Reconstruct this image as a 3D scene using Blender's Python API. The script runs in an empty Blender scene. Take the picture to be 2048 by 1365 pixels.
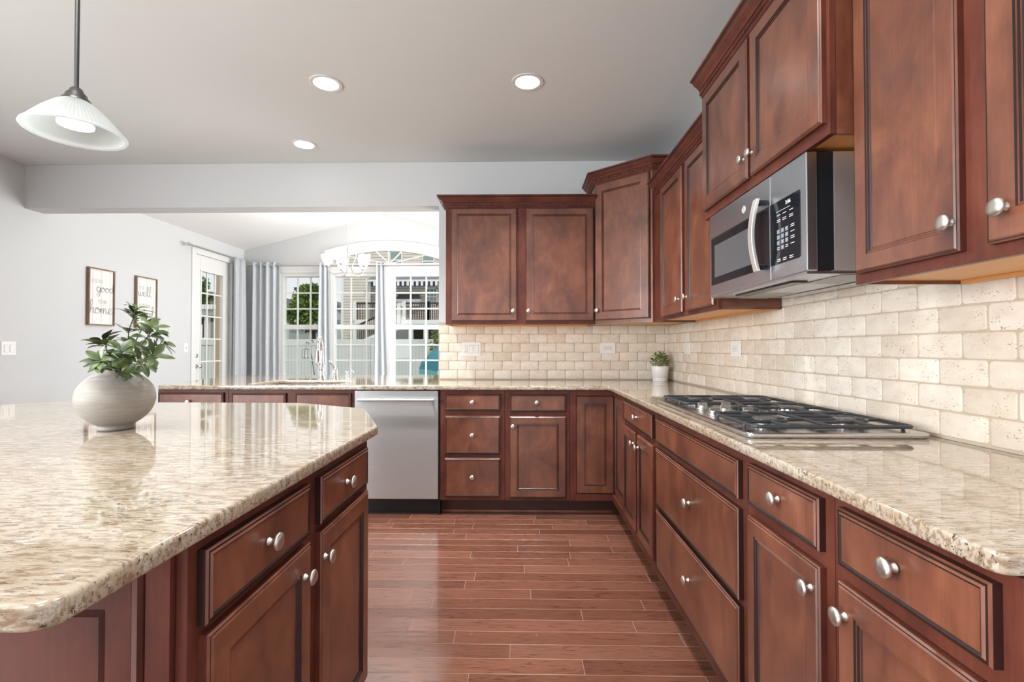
import bpy, bmesh, math, random
from mathutils import Vector, Matrix, Quaternion
R = random.Random(7)
SC = bpy.context.scene
COL = SC.collection
V = Vector

# ------------------------------------------------------------------ camera
CF, CH = 960.0, 1.20
_yaw, _pit = math.atan(18 / CF), math.atan(14.5 / CF)
FW = V((-math.sin(_yaw) * math.cos(_pit), math.cos(_yaw) * math.cos(_pit), math.sin(_pit)))
RT = V((math.cos(_yaw), math.sin(_yaw), 0))
UP = RT.cross(FW)
cam_d = bpy.data.cameras.new('camera')
cam = bpy.data.objects.new('camera', cam_d)
COL.objects.link(cam)
cam.matrix_world = Matrix(((RT.x, UP.x, -FW.x, 0), (RT.y, UP.y, -FW.y, 0), (RT.z, UP.z, -FW.z, CH), (0, 0, 0, 1)))
cam_d.sensor_width = 36
cam_d.lens = 36 * CF / 2048
cam_d.clip_start = 0.05
SC.camera = cam


def at(px, py, Y):
    """the point of the place that the photograph shows at (px, py), at depth Y"""
    d = FW * CF + RT * (px - 1024) - UP * (py - 682.5)
    return V((0, 0, CH)) + d * (Y / d.y)


# ------------------------------------------------------------------ world, sun, daylight, exposure
SC.view_settings.view_transform = 'Standard'
SC.view_settings.look = 'None'
SC.view_settings.gamma = 1
SC.view_settings.exposure = 0.27
SC.cycles.use_denoising = True
W_ = bpy.data.worlds.new('sky')
SC.world = W_
W_.use_nodes = True
_bg = W_.node_tree.nodes['Background']
_bg.inputs[0].default_value = (0.91, 0.935, 0.955, 1)
_bg.inputs[1].default_value = .80


def lamp(name, typ, loc, power, color=(1, 1, 1), size=0.2, sizey=None, rot=(0, 0, 0), shape='DISK', parent=None, spread=None):
    d = bpy.data.lights.new(name, typ)
    d.energy = power
    d.color = color
    if typ == 'AREA':
        d.shape = shape
        d.size = size
        if sizey: d.size_y = sizey
        if spread: d.spread = spread
    elif typ == 'POINT':
        d.shadow_soft_size = size
    o = bpy.data.objects.new(name, d)
    COL.objects.link(o)
    o.location = loc
    o.rotation_euler = rot
    if parent:
        o.parent = parent
        o.location = V(loc) - WO[parent.name]
    return o


WO = {}
sun = lamp('sun', 'SUN', (3, -6, 12), 1.5, (1, .95, .88))
sun.rotation_euler = V((-.35, .75, -.75)).to_track_quat('-Z', 'Y').to_euler()
sun.data.angle = .02
# added area lamps at two unseen rear openings, soft daylight fill
DAY = 14
for _x in (-3.0, -.4):
    lamp('window_daylight', 'AREA', (_x, -5.1, 1.4), DAY, (.93, .97, 1), 2.2, 2.1, (math.radians(90), 0, 0), 'RECTANGLE')
# area lamp added at an unseen wall opening, lights the kitchen from the left
lamp('window_daylight', 'AREA', (-4.24, -1.2, 1.6), 290, (.97, .985, 1), 4.0, 1.5, (math.radians(90), 0, math.radians(-90)), 'RECTANGLE')
# lamp added outside an unseen side opening to brighten the breakfast room evenly
lamp('window_daylight', 'AREA', (1.3, 5.9, 1.5), 430, (1, .99, .98), 4.2, 3.2, (math.radians(90), 0, math.radians(90)), 'RECTANGLE')
CAN_W, CAN_C = 18, (1, .98, .95)
# unseen ceiling lamps without fixtures, added further back for ambient light
for _x, _y in ((.04, 1.0), (-1.18, .9), (-2.9, 1.6), (.04, -.9), (-1.6, -.9), (-3.2, -.9), (-.4, -2.8), (-2.8, -2.8)):
    lamp('recessed_lamp', 'AREA', (_x, _y, 2.785), CAN_W * .62, CAN_C, .5, spread=math.radians(125))


# ------------------------------------------------------------------ materials
def mat(name):
    m = bpy.data.materials.new(name)
    m.use_nodes = True
    nt = m.node_tree
    return m, nt, nt.nodes['Principled BSDF']


def N(nt, typ, **kw):
    n = nt.nodes.new(typ)
    for k, v in kw.items():
        if k in n.inputs: n.inputs[k].default_value = v
        else: setattr(n, k, v)
    return n


def L(nt, a, b): nt.links.new(a, b)


def c4(c): return (c[0], c[1], c[2], 1)


def srgb(r, g, b):
    f = lambda x: ((x / 255 + .055) / 1.055) ** 2.4 if x > 10 else x / 255 / 12.92
    return (f(r), f(g), f(b))


def plain(name, col, rough=.5, metal=0, spec=.5, coat=0, emit=0, trans=0, alpha=1):
    m, nt, b = mat(name)
    b.inputs['Base Color'].default_value = c4(col)
    b.inputs['Roughness'].default_value = rough
    b.inputs['Metallic'].default_value = metal
    b.inputs['Specular IOR Level'].default_value = spec
    b.inputs['Coat Weight'].default_value = coat
    b.inputs['Coat Roughness'].default_value = .08
    b.inputs['Transmission Weight'].default_value = trans
    if emit:
        b.inputs['Emission Color'].default_value = c4(col)
        b.inputs['Emission Strength'].default_value = emit
    return m


def ramp(nt, fac, stops, interp='LINEAR'):
    r = nt.nodes.new('ShaderNodeValToRGB')
    e = r.color_ramp.elements
    while len(e) > 1: e.remove(e[-1])
    e[0].position, e[0].color = stops[0][0], c4(stops[0][1])
    for p, c in stops[1:]:
        x = e.new(p)
        x.color = c4(c)
    r.color_ramp.interpolation = interp
    L(nt, fac, r.inputs[0])
    return r


def coords(nt, scale=(1, 1, 1), rnd=0, kind='Object'):
    tc = nt.nodes.new('ShaderNodeTexCoord')
    mp = nt.nodes.new('ShaderNodeMapping')
    mp.inputs['Scale'].default_value = scale
    L(nt, tc.outputs[kind], mp.inputs[0])
    if rnd:
        oi = nt.nodes.new('ShaderNodeObjectInfo')
        mu = N(nt, 'ShaderNodeMath', operation='MULTIPLY')
        mu.inputs[1].default_value = rnd
        L(nt, oi.outputs['Random'], mu.inputs[0])
        cb = nt.nodes.new('ShaderNodeCombineXYZ')
        for i in range(3): L(nt, mu.outputs[0], cb.inputs[i])
        L(nt, cb.outputs[0], mp.inputs['Location'])
    return mp


def noise(nt, vec, scale, detail=3, rough=.55, dist=0):
    n = N(nt, 'ShaderNodeTexNoise', Scale=scale, Detail=detail, Roughness=rough, Distortion=dist)
    L(nt, vec, n.inputs['Vector'])
    return n


def mixc(nt, fac, a, b, mode='MIX'):
    n = N(nt, 'ShaderNodeMix', data_type='RGBA', blend_type=mode)
    if isinstance(fac, float): n.inputs[0].default_value = fac
    else: L(nt, fac, n.inputs[0])
    for s, x in ((6, a), (7, b)):
        if isinstance(x, tuple): n.inputs[s].default_value = c4(x)
        else: L(nt, x, n.inputs[s])
    return n.outputs[2]


def bump(nt, b, h, strength=.2, dist=.002):
    n = N(nt, 'ShaderNodeBump', Strength=strength, Distance=dist)
    L(nt, h, n.inputs['Height'])
    L(nt, n.outputs[0], b.inputs['Normal'])


def wood_mat(name, dark, mid, light, rough=.29, coat=.5):
    m, nt, b = mat(name)
    mp = coords(nt, (1, 1, .6), 13)
    n1 = noise(nt, mp.outputs[0], 7.0, 5, .62, .4)
    r1 = ramp(nt, n1.outputs[0], [(.27, dark), (.5, mid), (.74, light)])
    mp2 = coords(nt, (1, 1, .06), 13)
    n2 = noise(nt, mp2.outputs[0], 130, 3, .6)
    r2 = ramp(nt, n2.outputs[0], [(.35, (.90, .89, .88)), (.65, (1.05, 1.05, 1.05))])
    L(nt, mixc(nt, 1.0, r1.outputs[0], r2.outputs[0], 'MULTIPLY'), b.inputs['Base Color'])
    b.inputs['Roughness'].default_value = rough
    b.inputs['Specular IOR Level'].default_value = .6
    b.inputs['Coat Weight'].default_value = coat
    b.inputs['Coat Roughness'].default_value = .285
    return m


M = {}
M['wood'] = wood_mat('cherry_wood', (.070, .022, .0145), (.155, .051, .0275), (.25, .091, .048))
M['edge'] = plain('glazed_edge', (.030, .012, .010), .3)  # near-black side band of the drawer fronts
M['frame'] = wood_mat('cherry_frame_wood', (.065, .018, .0135), (.120, .034, .022), (.165, .051, .031), .36, 0)
M['frame'].node_tree.nodes['Principled BSDF'].inputs['Specular IOR Level'].default_value = .32
M['glaze'] = plain('dark_glaze', (.02, .009, .008), .35)
M['maple'] = plain('maple_underside', srgb(225, 165, 100), .45)
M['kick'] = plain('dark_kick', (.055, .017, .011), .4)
M['nickel'] = plain('brushed_nickel', (.66, .64, .60), .36, 1)
M['fixture'] = plain('fixture_nickel', (.42, .41, .39), .35, 1)
M['satin'] = plain('satin_silver', (.80, .78, .75), .42, .85)
M['chrome'] = plain('chrome', (.75, .75, .76), .08, 1)
M['darkmetal'] = plain('cap_metal', (.13, .13, .125), .35, 1)
M['white'] = plain('white_plastic', (.80, .80, .78), .35)
M['trim'] = plain('white_trim', (.74, .74, .725), .35)
M['slot'] = plain('dark_slot', (.03, .03, .03), .5)
M['screw'] = plain('plate_screw', (.55, .55, .53), .4)
M['wall'] = plain('grey_paint', (.59, .607, .615), .6, spec=.3)
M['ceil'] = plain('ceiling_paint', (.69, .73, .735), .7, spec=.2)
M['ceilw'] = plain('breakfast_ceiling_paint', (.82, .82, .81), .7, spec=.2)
M['black'] = plain('black_plastic', (.012, .014, .017), .25)
M['blackgloss'] = plain('black_glass', (.010, .013, .018), .06, spec=.35)
M['iron'] = plain('grate_iron', (.045, .05, .056), .33, .3)
M['cap'] = plain('burner_cap', (.05, .05, .055), .4)
M['alu'] = plain('burner_base', (.55, .55, .56), .35, 1)
M['legend'] = plain('legend_white', (.75, .78, .8), .4)
M['key'] = plain('key_grey', (.22, .25, .29), .3)
M['logo'] = plain('badge_silver', (.80, .81, .82), .3, .3)
M['logod'] = plain('badge_grey', (.48, .49, .50), .35, .3)
M['digit'] = plain('clock_digits', (.75, .95, 1), .4, emit=1.2)
M['lamp'] = plain('lit_lens', (1, .98, .95), .4, emit=7)
M['bulb'] = plain('lit_bulb', (1, .98, .95), .4, emit=2.5)
M['ceramic'] = plain('pot_white', (.82, .82, .80), .3)
M['stem'] = plain('plant_stem', (.05, .035, .018), .6)
M['rope'] = plain('white_vinyl', (.58, .595, .60), .4)
M['ink'] = plain('sign_ink', (.27, .29, .31), .6)
M['signwood'] = wood_mat('sign_frame_wood', (.13, .075, .045), (.20, .12, .075), (.28, .18, .12), .6, 0)
M['post'] = plain('tan_post', srgb(175, 150, 125), .7)
M['roof'] = plain('roof_shingle', srgb(120, 120, 125), .85)
M['bark'] = plain('bark', (.08, .055, .04), .9)
M['deckw'] = plain('deck_white', (.78, .79, .80), .5)
M['baluster'] = plain('dark_baluster', (.05, .035, .03), .5)
M['teal'] = plain('umbrella_teal', (.035, .22, .27), .7)
M['teall'] = plain('umbrella_valance_teal', (.25, .55, .62), .7)
M['lawn'] = plain('lawn_green', (.10, .20, .05), .9)
M['darkiron'] = plain('garden_iron', (.02, .02, .02), .5)
M['winglass'] = plain('house_window_glass', (.25, .33, .33), .08)
M['windark'] = plain('dark_house_window', (.03, .035, .035), .1)
M['tanwall'] = plain('tan_wall', srgb(222, 214, 200), .8)
M['undeck'] = plain('under_deck_brown', (.07, .055, .045), .9)
M['house2'] = plain('grey_house', srgb(190, 195, 200), .8)
M['gable'] = plain('gable_grey', srgb(140, 140, 138), .8)
M['navy'] = plain('awning_navy', (.02, .03, .07), .8)


def steel_mat(name, tint, rough, aniso, axis='Z', rot=0):
    m, nt, b = mat(name)
    mp = coords(nt, (3, 3, 400) if axis == 'H' else (200, 200, 3))
    n = noise(nt, mp.outputs[0], 1.0, 2)
    r = ramp(nt, n.outputs[0], [(.3, tuple(c * .92 for c in tint)), (.7, tint)])
    L(nt, r.outputs[0], b.inputs['Base Color'])
    b.inputs['Metallic'].default_value = 1
    b.inputs['Roughness'].default_value = rough
    if aniso:
        b.inputs['Anisotropic'].default_value = aniso
        b.inputs['Anisotropic Rotation'].default_value = rot
        t = N(nt, 'ShaderNodeTangent', direction_type='RADIAL', axis='Z')
        L(nt, t.outputs[0], b.inputs['Tangent'])
    return m


M['steel'] = steel_mat('brushed_steel', (.58, .62, .67), .30, 0)
M['steeldw'] = steel_mat('brushed_steel_vertical', (.58, .595, .595), .38, .75, 'H', .25)
M['steelpan'] = steel_mat('cooktop_steel', (.55, .55, .56), .2, 0)


def granite():
    m, nt, b = mat('granite')
    mp = coords(nt, (.34, 1.3, 1.0))
    mpo = mp.outputs[0]
    wn = noise(nt, mpo, 7, 3)
    base = ramp(nt, wn.outputs[0], [(.3, (.37, .30, .215)), (.5, (.425, .36, .275)), (.7, (.45, .40, .33))])
    n2 = noise(nt, mpo, 90, 4, .65, .3)
    tan = ramp(nt, n2.outputs[0], [(.46, (0, 0, 0)), (.60, (.9, .9, .9))])
    c = mixc(nt, tan.outputs[0], base.outputs[0], (.225, .15, .09))
    n3 = noise(nt, mpo, 60, 4, .65, .5)
    grey = ramp(nt, n3.outputs[0], [(.55, (0, 0, 0)), (.64, (.8, .8, .8))])
    c = mixc(nt, grey.outputs[0], c, (.52, .47, .40))
    n4 = noise(nt, mpo, 120, 4, .72, .3)
    n5 = noise(nt, mpo, 14, 2, .5)
    spot = ramp(nt, n5.outputs[0], [(.35, (.4, .4, .4)), (.6, (1, 1, 1))])
    dark = ramp(nt, n4.outputs[0], [(.575, (0, 0, 0)), (.64, (1, 1, 1))])
    dk = mixc(nt, 1.0, dark.outputs[0], spot.outputs[0], 'MULTIPLY')
    c = mixc(nt, dk, c, (.035, .024, .018))
    L(nt, c, b.inputs['Base Color'])
    b.inputs['Roughness'].default_value = .05
    b.inputs['Specular IOR Level'].default_value = .7
    b.inputs['Coat Weight'].default_value = .42
    b.inputs['Coat Roughness'].default_value = .03
    b.inputs['Coat IOR'].default_value = 1.6
    return m


M['granite'] = granite()


def attr(nt, name):
    a = nt.nodes.new('ShaderNodeAttribute')
    a.attribute_name = name
    return a.outputs['Fac']


def tile():
    m, nt, b = mat('travertine_tile')
    base = ramp(nt, attr(nt, 'tone'), [(0, (.68, .60, .50)), (.4, (.75, .68, .585)), (1, (.80, .745, .665))])
    mp = coords(nt, (1, 1, 1.6))
    n1 = noise(nt, mp.outputs[0], 14, 4, .6)
    cl = ramp(nt, n1.outputs[0], [(.3, (.90, .875, .85)), (.7, (1.04, 1.04, 1.04))])
    c = mixc(nt, 1.0, base.outputs[0], cl.outputs[0], 'MULTIPLY')
    n2 = noise(nt, mp.outputs[0], 150, 3, .6)
    n3 = noise(nt, mp.outputs[0], 22, 2, .5)
    pit = ramp(nt, n2.outputs[0], [(.605, (0, 0, 0)), (.64, (1, 1, 1))])
    area = ramp(nt, n3.outputs[0], [(.45, (0, 0, 0)), (.6, (1, 1, 1))])
    pm = mixc(nt, 1.0, pit.outputs[0], area.outputs[0], 'MULTIPLY')
    c = mixc(nt, pm, c, (.30, .23, .16))
    L(nt, c, b.inputs['Base Color'])
    b.inputs['Roughness'].default_value = .45
    b.inputs['Specular IOR Level'].default_value = .35
    return m


M['tile'] = tile()
M['grout'] = plain('grout', (.50, .41, .31), .8)


def floorwood():
    m, nt, b = mat('oak_floor')
    base = ramp(nt, attr(nt, 'tone'), [(0, (.135, .054, .035)), (.5, (.166, .068, .043)), (1, (.205, .088, .060))])
    tc = nt.nodes.new('ShaderNodeTexCoord')
    mu = N(nt, 'ShaderNodeMath', operation='MULTIPLY')
    mu.inputs[1].default_value = 40
    L(nt, attr(nt, 'tone'), mu.inputs[0])
    cb = nt.nodes.new('ShaderNodeCombineXYZ')
    L(nt, mu.outputs[0], cb.inputs[0]); L(nt, mu.outputs[0], cb.inputs[2])
    mp = nt.nodes.new('ShaderNodeMapping')
    mp.inputs['Scale'].default_value = (.9, 9, 1)
    L(nt, tc.outputs['Object'], mp.inputs[0]); L(nt, cb.outputs[0], mp.inputs['Location'])
    n = noise(nt, mp.outputs[0], 7, 5, .65, 1.8)
    r = ramp(nt, n.outputs[0], [(.34, (.55, .50, .48)), (.45, (.95, .95, .95)), (.7, (1.2, 1.18, 1.16))])
    L(nt, mixc(nt, 1.0, base.outputs[0], r.outputs[0], 'MULTIPLY'), b.inputs['Base Color'])
    b.inputs['Roughness'].default_value = .18
    b.inputs['Coat Weight'].default_value = .4
    bump(nt, b, n.outputs[0], .12, .0015)
    return m


M['floor'] = floorwood()
M['gap'] = plain('board_edge', (.30, .20, .165), .3)


def leafmat(name, dark, light, scale=30):
    m, nt, b = mat(name)
    mp = coords(nt)
    n = noise(nt, mp.outputs[0], scale, 2)
    r = ramp(nt, n.outputs[0], [(.3, dark), (.7, light)])
    L(nt, r.outputs[0], b.inputs['Base Color'])
    b.inputs['Roughness'].default_value = .35
    return m


M['leaf'] = leafmat('glossy_leaf', (.014, .036, .015), (.10, .15, .036), 22)
M['leafs'] = leafmat('small_leaf', (.05, .12, .025), (.25, .33, .09), 80)
M['tree'] = leafmat('tree_leaf', (.04, .10, .02), (.22, .33, .07), 3)
M['shrub'] = leafmat('shrub_leaf', (.05, .10, .015), (.28, .33, .06), 8)


def vase_mat():
    m, nt, b = mat('vase_clay')
    mp = coords(nt, (1, 1, 9))
    n = noise(nt, mp.outputs[0], 18, 4, .6)
    r = ramp(nt, n.outputs[0], [(.3, (.27, .25, .225)), (.7, (.33, .308, .28))])
    L(nt, r.outputs[0], b.inputs['Base Color'])
    b.inputs['Roughness'].default_value = .62
    w = N(nt, 'ShaderNodeTexWave', wave_type='BANDS', bands_direction='Z', Scale=55, Distortion=2.5)
    tc = nt.nodes.new('ShaderNodeTexCoord')
    L(nt, tc.outputs['Object'], w.inputs['Vector'])
    bump(nt, b, w.outputs['Fac'], .25, .001)
    return m


M['vase'] = vase_mat()


def glassmat():
    m = bpy.data.materials.new('window_glass')
    m.use_nodes = True
    nt = m.node_tree
    nt.nodes.clear()
    out = nt.nodes.new('ShaderNodeOutputMaterial')
    tr = nt.nodes.new('ShaderNodeBsdfTransparent')
    tr.inputs[0].default_value = (.975, .98, .98, 1)
    gl = N(nt, 'ShaderNodeBsdfGlossy', Roughness=.02)
    lw = N(nt, 'ShaderNodeLayerWeight', Blend=.5)
    pw = N(nt, 'ShaderNodeMath', operation='POWER'); pw.inputs[1].default_value = 4
    L(nt, lw.outputs['Facing'], pw.inputs[0])
    fr = N(nt, 'ShaderNodeMath', operation='MULTIPLY_ADD'); fr.inputs[1].default_value = .15; fr.inputs[2].default_value = .006
    L(nt, pw.outputs[0], fr.inputs[0])
    mx = nt.nodes.new('ShaderNodeMixShader')
    L(nt, fr.outputs[0], mx.inputs[0]); L(nt, tr.outputs[0], mx.inputs[1]); L(nt, gl.outputs[0], mx.inputs[2])
    L(nt, mx.outputs[0], out.inputs[0])
    return m


M['glass'] = glassmat()


def shadeglass(name, tint, tr_w, emit=0):
    """thin pressed / frosted glass: part clear, part milky"""
    m = bpy.data.materials.new(name)
    m.use_nodes = True
    nt = m.node_tree
    b = nt.nodes['Principled BSDF']
    b.inputs['Base Color'].default_value = c4(tint)
    b.inputs['Roughness'].default_value = .15
    tl = nt.nodes.new('ShaderNodeBsdfTranslucent')
    tl.inputs[0].default_value = c4(tint)
    tp = nt.nodes.new('ShaderNodeBsdfTransparent')
    m1 = nt.nodes.new('ShaderNodeMixShader'); m1.inputs[0].default_value = .5
    m2 = nt.nodes.new('ShaderNodeMixShader'); m2.inputs[0].default_value = tr_w
    out = nt.nodes['Material Output']
    L(nt, b.outputs[0], m1.inputs[1]); L(nt, tl.outputs[0], m1.inputs[2])
    L(nt, m1.outputs[0], m2.inputs[1]); L(nt, tp.outputs[0], m2.inputs[2])
    L(nt, m2.outputs[0], out.inputs[0])
    return m


M['frost'] = shadeglass('frosted_shade_glass', (.93, .92, .90), .10)
M['pressed'] = shadeglass('pressed_glass', (.66, .70, .70), .25)


def curtain_mat():
    m = bpy.data.materials.new('curtain_fabric')
    m.use_nodes = True
    nt = m.node_tree
    b = nt.nodes['Principled BSDF']
    mp = coords(nt, (1, 1, 1))
    ck = N(nt, 'ShaderNodeTexVoronoi', Scale=60, feature='DISTANCE_TO_EDGE')
    L(nt, mp.outputs[0], ck.inputs['Vector'])
    r = ramp(nt, ck.outputs[0], [(.05, (.74, .77, .79)), (.15, (.64, .68, .71))])
    L(nt, r.outputs[0], b.inputs['Base Color'])
    b.inputs['Roughness'].default_value = .8
    tl = nt.nodes.new('ShaderNodeBsdfTranslucent')
    tl.inputs[0].default_value = (.6, .66, .72, 1)
    mx = nt.nodes.new('ShaderNodeMixShader'); mx.inputs[0].default_value = .25
    L(nt, b.outputs[0], mx.inputs[1]); L(nt, tl.outputs[0], mx.inputs[2])
    L(nt, mx.outputs[0], nt.nodes['Material Output'].inputs[0])
    return m


M['curtain'] = curtain_mat()


def stripes(name, a, b_, period, axis, duty=.12, rough=.7):
    """lap siding or fence boards: a narrow line every period metres along an axis, relief by bump"""
    m, nt, b = mat(name)
    tc = nt.nodes.new('ShaderNodeTexCoord')
    sp = nt.nodes.new('ShaderNodeSeparateXYZ')
    L(nt, tc.outputs['Object'], sp.inputs[0])
    d = N(nt, 'ShaderNodeMath', operation='DIVIDE'); d.inputs[1].default_value = period
    L(nt, sp.outputs['XYZ'.index(axis)], d.inputs[0])
    f = N(nt, 'ShaderNodeMath', operation='FRACT'); L(nt, d.outputs[0], f.inputs[0])
    r = ramp(nt, f.outputs[0], [(0, b_), (duty, b_), (duty + .05, a), (1, a)])
    L(nt, r.outputs[0], b.inputs['Base Color'])
    b.inputs['Roughness'].default_value = rough
    return m


M['siding'] = stripes('lap_siding', srgb(216, 209, 201), srgb(160, 152, 144), .13, 'Z', .2)
M['fence'] = stripes('vinyl_fence_boards', srgb(198, 200, 201), srgb(166, 170, 171), .085, 'X', .10, .45)
M['shiplap'] = stripes('sign_boards', (.74, .73, .70), (.55, .53, .50), .104, 'Y', .03)


# ------------------------------------------------------------------ mesh helpers
class MB:
    def __init__(s):
        s.v, s.f, s.m, s.t = [], [], [], []

    def add(s, verts, faces, m=0, tone=0.):
        o = len(s.v)
        s.v += [V(p) for p in verts]
        for i, f in enumerate(faces):
            s.f.append([o + k for k in f])
            s.m.append(m[i] if isinstance(m, list) else m)
            s.t.append(tone)
        return s

    def box(s, x0, x1, y0, y1, z0, z1, m=0, tone=0.):
        x0, x1 = sorted((x0, x1)); y0, y1 = sorted((y0, y1)); z0, z1 = sorted((z0, z1))
        vs = [(x, y, z) for x in (x0, x1) for y in (y0, y1) for z in (z0, z1)]
        return s.add(vs, [(0, 1, 3, 2), (4, 6, 7, 5), (0, 4, 5, 1), (2, 3, 7, 6), (0, 2, 6, 4), (1, 5, 7, 3)], m, tone)

    def obox(s, o, u, n, u0, u1, z0, z1, n0, n1, m=0):
        o, u, n = V(o), V(u), V(n)
        vs = [o + u * a + n * b + V((0, 0, c)) for a in (u0, u1) for b in (n0, n1) for c in (z0, z1)]
        return s.add(vs, [(0, 1, 3, 2), (4, 6, 7, 5), (0, 4, 5, 1), (2, 3, 7, 6), (0, 2, 6, 4), (1, 5, 7, 3)], m)

    def rings(s, o, u, v, n, w, h, rings, capm=0):
        """concentric rectangles (inset, height, material) over a w x h face at o: a profiled panel"""
        o, u, v, n = V(o), V(u), V(v), V(n)
        vs, fs, ms = [], [], []
        for i, (k, d, m) in enumerate(rings):
            for a, b in ((k, k), (w - k, k), (w - k, h - k), (k, h - k)):
                vs.append(o + u * a + v * b + n * d)
            if i:
                p = (i - 1) * 4
                for j in range(4):
                    fs.append((p + j, p + (j + 1) % 4, p + 4 + (j + 1) % 4, p + 4 + j)); ms.append(m)
        k = len(vs) - 4
        fs.append((k, k + 1, k + 2, k + 3)); ms.append(capm)
        fs.append((3, 2, 1, 0)); ms.append(0)
        return s.add(vs, fs, ms)

    def tube(s, pts, r, seg=8, m=0, closed=False, caps=True, flat=None):
        pts = [V(p) for p in pts]
        n = len(pts)
        rr = r if isinstance(r, (list, tuple)) else [r] * n
        vs, fs = [], []
        ref = None
        for i, p in enumerate(pts):
            a = pts[(i - 1) % n] if (closed or i > 0) else p
            b = pts[(i + 1) % n] if (closed or i < n - 1) else p
            t = (b - a).normalized()
            if ref is None:
                ref = t.orthogonal().normalized()
            ref = (ref - t * ref.dot(t)).normalized()
            bi = t.cross(ref)
            for k in range(seg):
                an = 2 * math.pi * k / seg
                vs.append(p + (ref * math.cos(an) + bi * math.sin(an)) * rr[i])
        for i in range(n if closed else n - 1):
            for k in range(seg):
                j = (i + 1) % n
                fs.append((i * seg + k, i * seg + (k + 1) % seg, j * seg + (k + 1) % seg, j * seg + k))
        if caps and not closed:
            fs.append(tuple(range(seg))[::-1]); fs.append(tuple((n - 1) * seg + k for k in range(seg)))
        return s.add(vs, fs, m)

    def lathe(s, prof, c=(0, 0, 0), axis=(0, 0, 1), seg=24, m=0, sx=1.0, tone=0.):
        c, ax = V(c), V(axis).normalized()
        q = V((0, 0, 1)).rotation_difference(ax)
        vs, fs, ms = [], [], []
        for i, pr in enumerate(prof):
            for k in range(seg):
                an = 2 * math.pi * k / seg
                vs.append(c + q @ V((pr[0] * math.cos(an) * sx, pr[0] * math.sin(an), pr[1])))
            if i:
                for k in range(seg):
                    fs.append(((i - 1) * seg + k, (i - 1) * seg + (k + 1) % seg, i * seg + (k + 1) % seg, i * seg + k))
                    ms.append(pr[2] if len(pr) > 2 else m)
        if prof[0][0] > 1e-6: fs.append(tuple(range(seg))[::-1]); ms.append(m)
        if prof[-1][0] > 1e-6:
            fs.append(tuple((len(prof) - 1) * seg + k for k in range(seg))); ms.append(prof[-1][2] if len(prof[-1]) > 2 else m)
        return s.add(vs, fs, ms, tone)

    def prism(s, pts, z0, z1, m=0):
        n = len(pts)
        vs = [V((p[0], p[1], z)) for z in (z0, z1) for p in pts]
        fs = [tuple(range(n))[::-1], tuple(range(n, 2 * n))] + [(i, (i + 1) % n, n + (i + 1) % n, n + i) for i in range(n)]
        return s.add(vs, fs, m)

    def xf(s, fn, a=0):
        for i in range(a, len(s.v)): s.v[i] = V(fn(s.v[i]))
        return s

    def build(s, name, mats, parent=None, bevel=0, loc=None, smooth=35, tone=False, segs=2):
        if not isinstance(mats, (list, tuple)): mats = [mats]
        me = bpy.data.meshes.new(name)
        if parent is not None: base = WO[parent.name]
        elif loc is not None: base = V(loc)
        else:
            mn = V([min(p[i] for p in s.v) for i in range(3)]); mx = V([max(p[i] for p in s.v) for i in range(3)])
            base = V(((mn.x + mx.x) / 2, (mn.y + mx.y) / 2, mn.z))
        me.from_pydata([tuple(p - base) for p in s.v], [], s.f)
        for x in mats: me.materials.append(M[x] if isinstance(x, str) else x)
        me.polygons.foreach_set('material_index', s.m)
        if tone:
            a = me.attributes.new('tone', 'FLOAT', 'FACE')
            a.data.foreach_set('value', s.t)
        bm = bmesh.new(); bm.from_mesh(me)
        bmesh.ops.recalc_face_normals(bm, faces=bm.faces)
        bm.to_mesh(me); bm.free()
        if smooth:
            me.polygons.foreach_set('use_smooth', [True] * len(me.polygons))
            me.set_sharp_from_angle(angle=math.radians(smooth))
        me.update()
        o = bpy.data.objects.new(name, me)
        COL.objects.link(o)
        if parent is not None: o.parent = parent
        else: o.location = base
        WO[o.name] = base.copy()
        if bevel:
            b = o.modifiers.new('edge', 'BEVEL')
            b.width = bevel; b.segments = segs; b.limit_method = 'ANGLE'; b.angle_limit = math.radians(40)
        return o


def tag(o, label, cat, group=None, kind=None):
    o['label'] = label; o['category'] = cat
    if group: o['group'] = group
    if kind: o['kind'] = kind
    return o


def thing(name, label, cat, loc, group=None):
    o = bpy.data.objects.new(name, None)
    o.empty_display_size = .1
    COL.objects.link(o)
    o.location = loc
    WO[o.name] = V(loc)
    return tag(o, label, cat, group)


def struct(o, label=None):
    o['kind'] = 'structure'
    if label: o['label'] = label
    return o


def shared(name, mesh, parent, pos, rot=None, scale=None):
    """another object on a mesh made once, at a world position under its parent"""
    o = bpy.data.objects.new(name, mesh)
    COL.objects.link(o)
    o.parent = parent
    o.location = V(pos) - WO[parent.name]
    if rot is not None:
        o.rotation_mode = 'QUATERNION'; o.rotation_quaternion = rot
    WO[o.name] = V(pos)
    return o


def curve_slab(pts, holes, half, bev):
    """a flat plate with rounded edges and holes, in XY around z = 0: returns (verts, faces)"""
    cu = bpy.data.curves.new('tmp', 'CURVE')
    cu.dimensions = '2D'; cu.fill_mode = 'BOTH'
    cu.extrude = half - bev; cu.bevel_depth = bev; cu.bevel_resolution = 2; cu.offset = -bev
    for loop in [pts] + holes:
        sp = cu.splines.new('POLY')
        sp.points.add(len(loop) - 1)
        for i, p in enumerate(loop): sp.points[i].co = (p[0], p[1], 0, 1)
        sp.use_cyclic_u = True
    ob = bpy.data.objects.new('tmp', cu)
    COL.objects.link(ob)
    me = bpy.data.meshes.new_from_object(ob)
    vs = [v.co.copy() for v in me.vertices]; fs = [tuple(p.vertices) for p in me.polygons]
    bpy.data.objects.remove(ob); bpy.data.curves.remove(cu); bpy.data.meshes.remove(me)
    return vs, fs


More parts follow.
